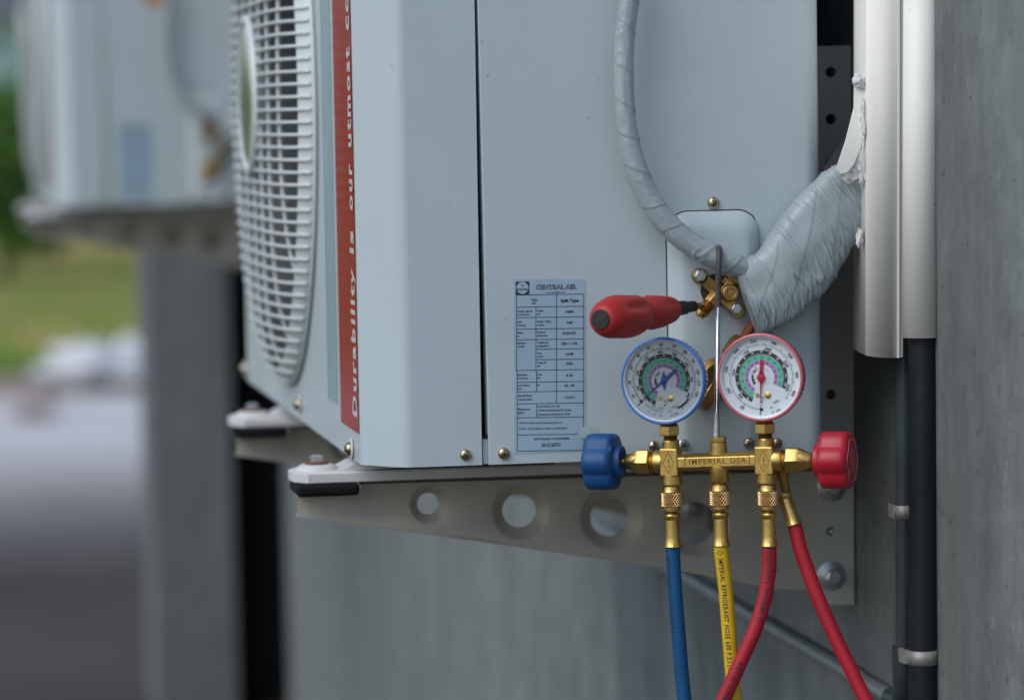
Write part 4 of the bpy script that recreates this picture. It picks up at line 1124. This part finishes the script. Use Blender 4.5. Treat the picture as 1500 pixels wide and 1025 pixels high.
def tail(p, dx, dy):            # the rest of the hose, sweeping down to the ground below the frame
    return [p + Vector((dx*.05, 0, -.035)), p + Vector((dx*.15, dy*.05, -.09)), p + Vector((dx*.4, dy*.3, -.25)), p + Vector((dx*.8, dy*.8, -.55)), Vector((p.x + dx, p.y + dy, .30)), Vector((p.x + dx*1.2, p.y + dy*1.6, .05)), Vector((p.x + dx*1.8, p.y + dy*2.4, .012)), Vector((p.x + dx*3, p.y + dy*3, .012))]
hw = lambda pts: [MP(a_, b_, c_) for a_, b_, c_ in pts]
b_pts = hw([(988.5,860,0), (994,930,0), (1000,1000,0), (1006,1060,0)])
hose('blue refrigerant hose hanging from the left port of the manifold', 'blue', MP(983, 712, 0), down, b_pts + tail(b_pts[-1], .05, .06),
     [('REFRIGERANT HOSE 600 P.S.I.', .012, -.80, 7, 1, M['ink'], .8)])
y_pts = hw([(1063,865,-3), (1068,930,-4), (1074,1000,-5), (1080,1060,-5)])
hose('yellow refrigerant hose printed in black hanging from the centre port', 'yellow', MP(1054, 710, 0), down, y_pts + tail(y_pts[-1], .03, .03),
     [('◇ IMPERIAL REFRIGERANT HOSE 600 P.S.I.(42 kg/cm²)', .008, -.28, 7.0, 1, M['ink'], .78)])
r_pts = hw([(1126.5,835,0), (1119,880,4), (1104,926,12), (1082,975,20), (1062,1020,24), (1046,1060,24)])
hose('red refrigerant hose with black print curving across in front of the yellow one', 'red', MP(1124.5, 710, 0), down, r_pts + tail(r_pts[-1], -.08, -.06),
     [('◇ IMPERIAL REFRIGERANT', .064, -.05, 8.0, -1, M['ink'], .78), ('MADE IN USA', .128, -.05, 8.0, -1, M['ink'], .78)])
q0, q1 = MP(1147, 722, -34), MP(1163, 768, -34)
aq = (q1 - q0).normalized()
r2 = hw([(1173,806,-32), (1197,872,-30), (1226,938,-28), (1254,996,-26), (1280,1055,-24)])
hose('plain red hose slanting away to the right from the parking lug', 'red', q0, aq, r2 + tail(r2[-1], .06, -.05), knurled=False)

# ------------------------------------------------------------------ screwdriver
tipw = FP(1036, 441, 40)
tail_p = FP(872, 468, 40) 
ax_dir = (P(880, 467.5, -.150) - P(1027, 446.5, -.024))
base0 = P(1027, 447, -.024); Ls = ax_dir.length; ax_dir.normalize()
sd = thing('screwdriver', 'red handled screwdriver with black butt wedged behind the brass valve', 'screwdriver', base0)
def sdr(px0): return 0
def lathe_s(name, prof_, m, n=48, mod=None, **k):
    return MB().lathe(base0, ax_dir, prof_, n, mod=mod).build(name, m, sd, **k)
lathe_s('shaft', [(-.022, .0018), (.02, .0023)], M['rod'], 16)
f_ = lambda x: x * Ls
lathe_s('collar', [(f_(.07), .0028), (f_(.08), .0042), (f_(.17), .0045), (f_(.175), .0054), (f_(.25), .0058), (f_(.34), .0068)], M['driver_black'])
def flute(t, i):
    return 1 - FL[i] * (.5 + .5*math.cos(6*t))**2
hp = [(.315,.0082,0), (.32,.0096,0), (.34,.0104,.02), (.38,.0112,.06), (.44,.0126,.13), (.52,.0132,.02), (.57,.0122,0), (.60,.0112,0), (.63,.0122,0), (.68,.0150,.02), (.74,.0166,.19), (.80,.0170,.22), (.86,.0166,.15), (.91,.0152,.02), (.95,.0134,0), (.98,.0112,0), (1.0,.0084,0), (1.0,.0,0)]
FL = [q[2] for q in hp]
lathe_s('handle', [(f_(a_), b_) for a_, b_, c_ in hp], M['driver_red'], 72, mod=flute, angle=60)
lathe_s('butt_cap', [(f_(.985), .0066), (f_(1.003), .0076), (f_(1.009), .0069), (f_(1.010), .0)], M['driver_black'], 40)

# ------------------------------------------------------------------ the second unit further along the wall
YFAR = 3.45
off = P(79, 302, YFAR + .035) - P(528.5, 680, .035)
off.y = YFAR
unit2 = copy_tree(unit); unit2.location = Vector(unit.location) + off
unit2['label'] = 'second white air conditioner further along the wall, blurred behind the near one'
tp2 = copy_tree(tp); tp2.location = Vector(tp.location) + off
tp2['label'] = 'blurred taped pipe on the far air conditioner behind the near fan grille'; tp2['group'] = tp['group'] = 'taped refrigerant pipes'
for k, (dv, lab_) in enumerate(((Vector((0,.52,0)), 'grey steel bracket arm under the rear foot of the near air conditioner'), (off, 'blurred steel bracket under the front foot of the far air conditioner'), (off + Vector((0,.52,0)), 'blurred steel bracket under the rear foot of the far air conditioner'))):
    b2 = copy_tree(br); b2.location = Vector(br.location) + dv; b2['label'] = lab_


MB().prism([[P(211,-14,YFAR-.003), P(249,-14,YFAR-.003), P(246,6,YFAR-.003), P(213,7,YFAR-.003)]], (0,.0012,0)).build('orange_sticker', M['orange'], unit2, smooth=False)

# ------------------------------------------------------------------ beyond the yard
def lumpy(name, label, cat, px, py, rx, rz, m, seed, ry=None, group=None):
    p = CAM + ray(px, py) * ((0.02 - CAM.z) / ray(px, py).z)
    mb = lump(MB(), p + Vector((0,0,rz*.75)), EX*rx, EY*(ry or rx*.8), EZ*rz, .55, seed, 20, 28)
    return tag(mb.build(name, m), label, cat, group)
lumpy('plastic_sack', 'larger crumpled white sack lying on the grass beyond the yard', 'sack', 135, 566, .29, .12, M['sack'], 4.2, group='white sacks on the grass')
lumpy('plastic_sack', 'smaller white sack on the grass beside the concrete pillar', 'sack', 207, 560, .15, .14, M['sack'], 9.1, group='white sacks on the grass')
lumpy('stone', 'small pale stone at the edge of the yard', 'stone', 50, 612, .10, .05, M['stone'], 2.2)

def grass():
    random.seed(11); m = MB()
    for _ in range(16000):
        y = 17.9 + (random.random()**2.6) * 34; x = random.uniform(-8, 3) - (y-17)*.05
        h = random.uniform(.05, .16); a_ = random.uniform(0, PI); w_ = .012
        dx, dy = math.cos(a_)*w_, math.sin(a_)*w_; lx, ly = random.uniform(-.05,.05), random.uniform(-.05,.05)
        m.add([(x-dx,y-dy,.01),(x+dx,y+dy,.01),(x+lx,y+ly,h)], [(0,1,2)])
    o = m.build('grass', M['grass'], smooth=False, recalc=False); o['kind'] = 'stuff'
grass()
def tree(x, y, h, cr, n, label, bush=False):
    t = thing('leafy_bush' if bush else 'leafy_tree', label, 'bush' if bush else 'tree', (x, y, 0), 'greenery beyond the grass')
    random.seed(int(x*31 + y*7))
    th = h * (.25 if bush else .55)
    MB().tube(smooth_path([(x,y,-.05), (x+.05,y,th*.5), (x-.04,y+.05,th), (x,y,th*1.3)], 5), [.09*cr*(1 - .04*i) for i in range(16)], 8).build('trunk', M['bark'], t)
    m = MB()
    cl_ = [(random.gauss(0,.42)*cr, random.gauss(0,.42)*cr, random.uniform(.28 if bush else .5, .97)*h, random.uniform(.3,.55)*cr) for _ in range(16)]
    for _ in range(n):
        cx_, cy_, cz_, rr_ = random.choice(cl_)
        d = Vector((random.gauss(0,1), random.gauss(0,1), random.gauss(0,1))).normalized() * rr_ * random.random()**.4
        c = Vector((x + cx_, y + cy_, cz_)) + d
        if c.z < .1: continue
        u = Vector((random.gauss(0,1), random.gauss(0,1), random.gauss(0,1))).normalized(); v = u.orthogonal().normalized()
        s_ = random.uniform(.05, .11)
        m.add([c - u*s_, c + v*s_*.5, c + u*s_, c - v*s_*.5], [(0,1,2,3)])
    m.build('crown', M['leaf'], t, smooth=False, recalc=False)
def gx(px, Y): return P(px, 185, Y).x
tree(gx(-5, 30), 30, 1.62, .8, 2600, 'low green bush in front of the pale house at the left edge', True)
tree(gx(70, 34), 34, 2.0, .9, 2600, 'green bush seen between the far unit and the grass', True)
tree(gx(-900, 33), 33, 3.4, 1.5, 4000, 'green tree further left than the pale house corner')
for k, (bx_, by_, bh_) in enumerate(((-2.3,25,2.0), (-3.6,26.5,2.2), (-5.2,24.5,1.9), (-7.2,27,2.3), (-9.5,25,2.0), (-12,28,2.4))):
    tree(bx_, by_, bh_, 1.15, 1300, 'row of dense dark green bushes along the far side of the grass', True)
tree(gx(230, 40), 40, 3.6, 1.6, 4000, 'green tree hidden mostly behind the far air conditioner')
hs = thing('pale_house', 'pale blue house with a grey roof far behind the green bushes', 'house', (gx(-60, 52), 54, 0))
x0, x1 = gx(-420, 52), gx(38, 52)
MB().box((x0, 52, 0), (x1, 57, 3.2)).build('wall', M['housewall'], hs, smooth=False)
MB().prism([[(x0-.5, 51.4, 3.21), (x0-.5, 57.6, 3.21), (x0-.5, 54.5, 4.5)]], (x1 - x0 + 1.0, 0, 0)).build('roof', M['houseroof'], hs, smooth=False)
for q in (.25, .6):
    xw = x0 + (x1-x0)*q
    wf = MB().box((xw, 51.93, 1.0), (xw+.9, 51.995, 2.1)).build('window', M['white_print'], hs, smooth=False)
    MB().box((xw+.06, 51.91, 1.06), (xw+.84, 51.925, 2.04)).build('pane', M['glass_dark'], wf, smooth=False)
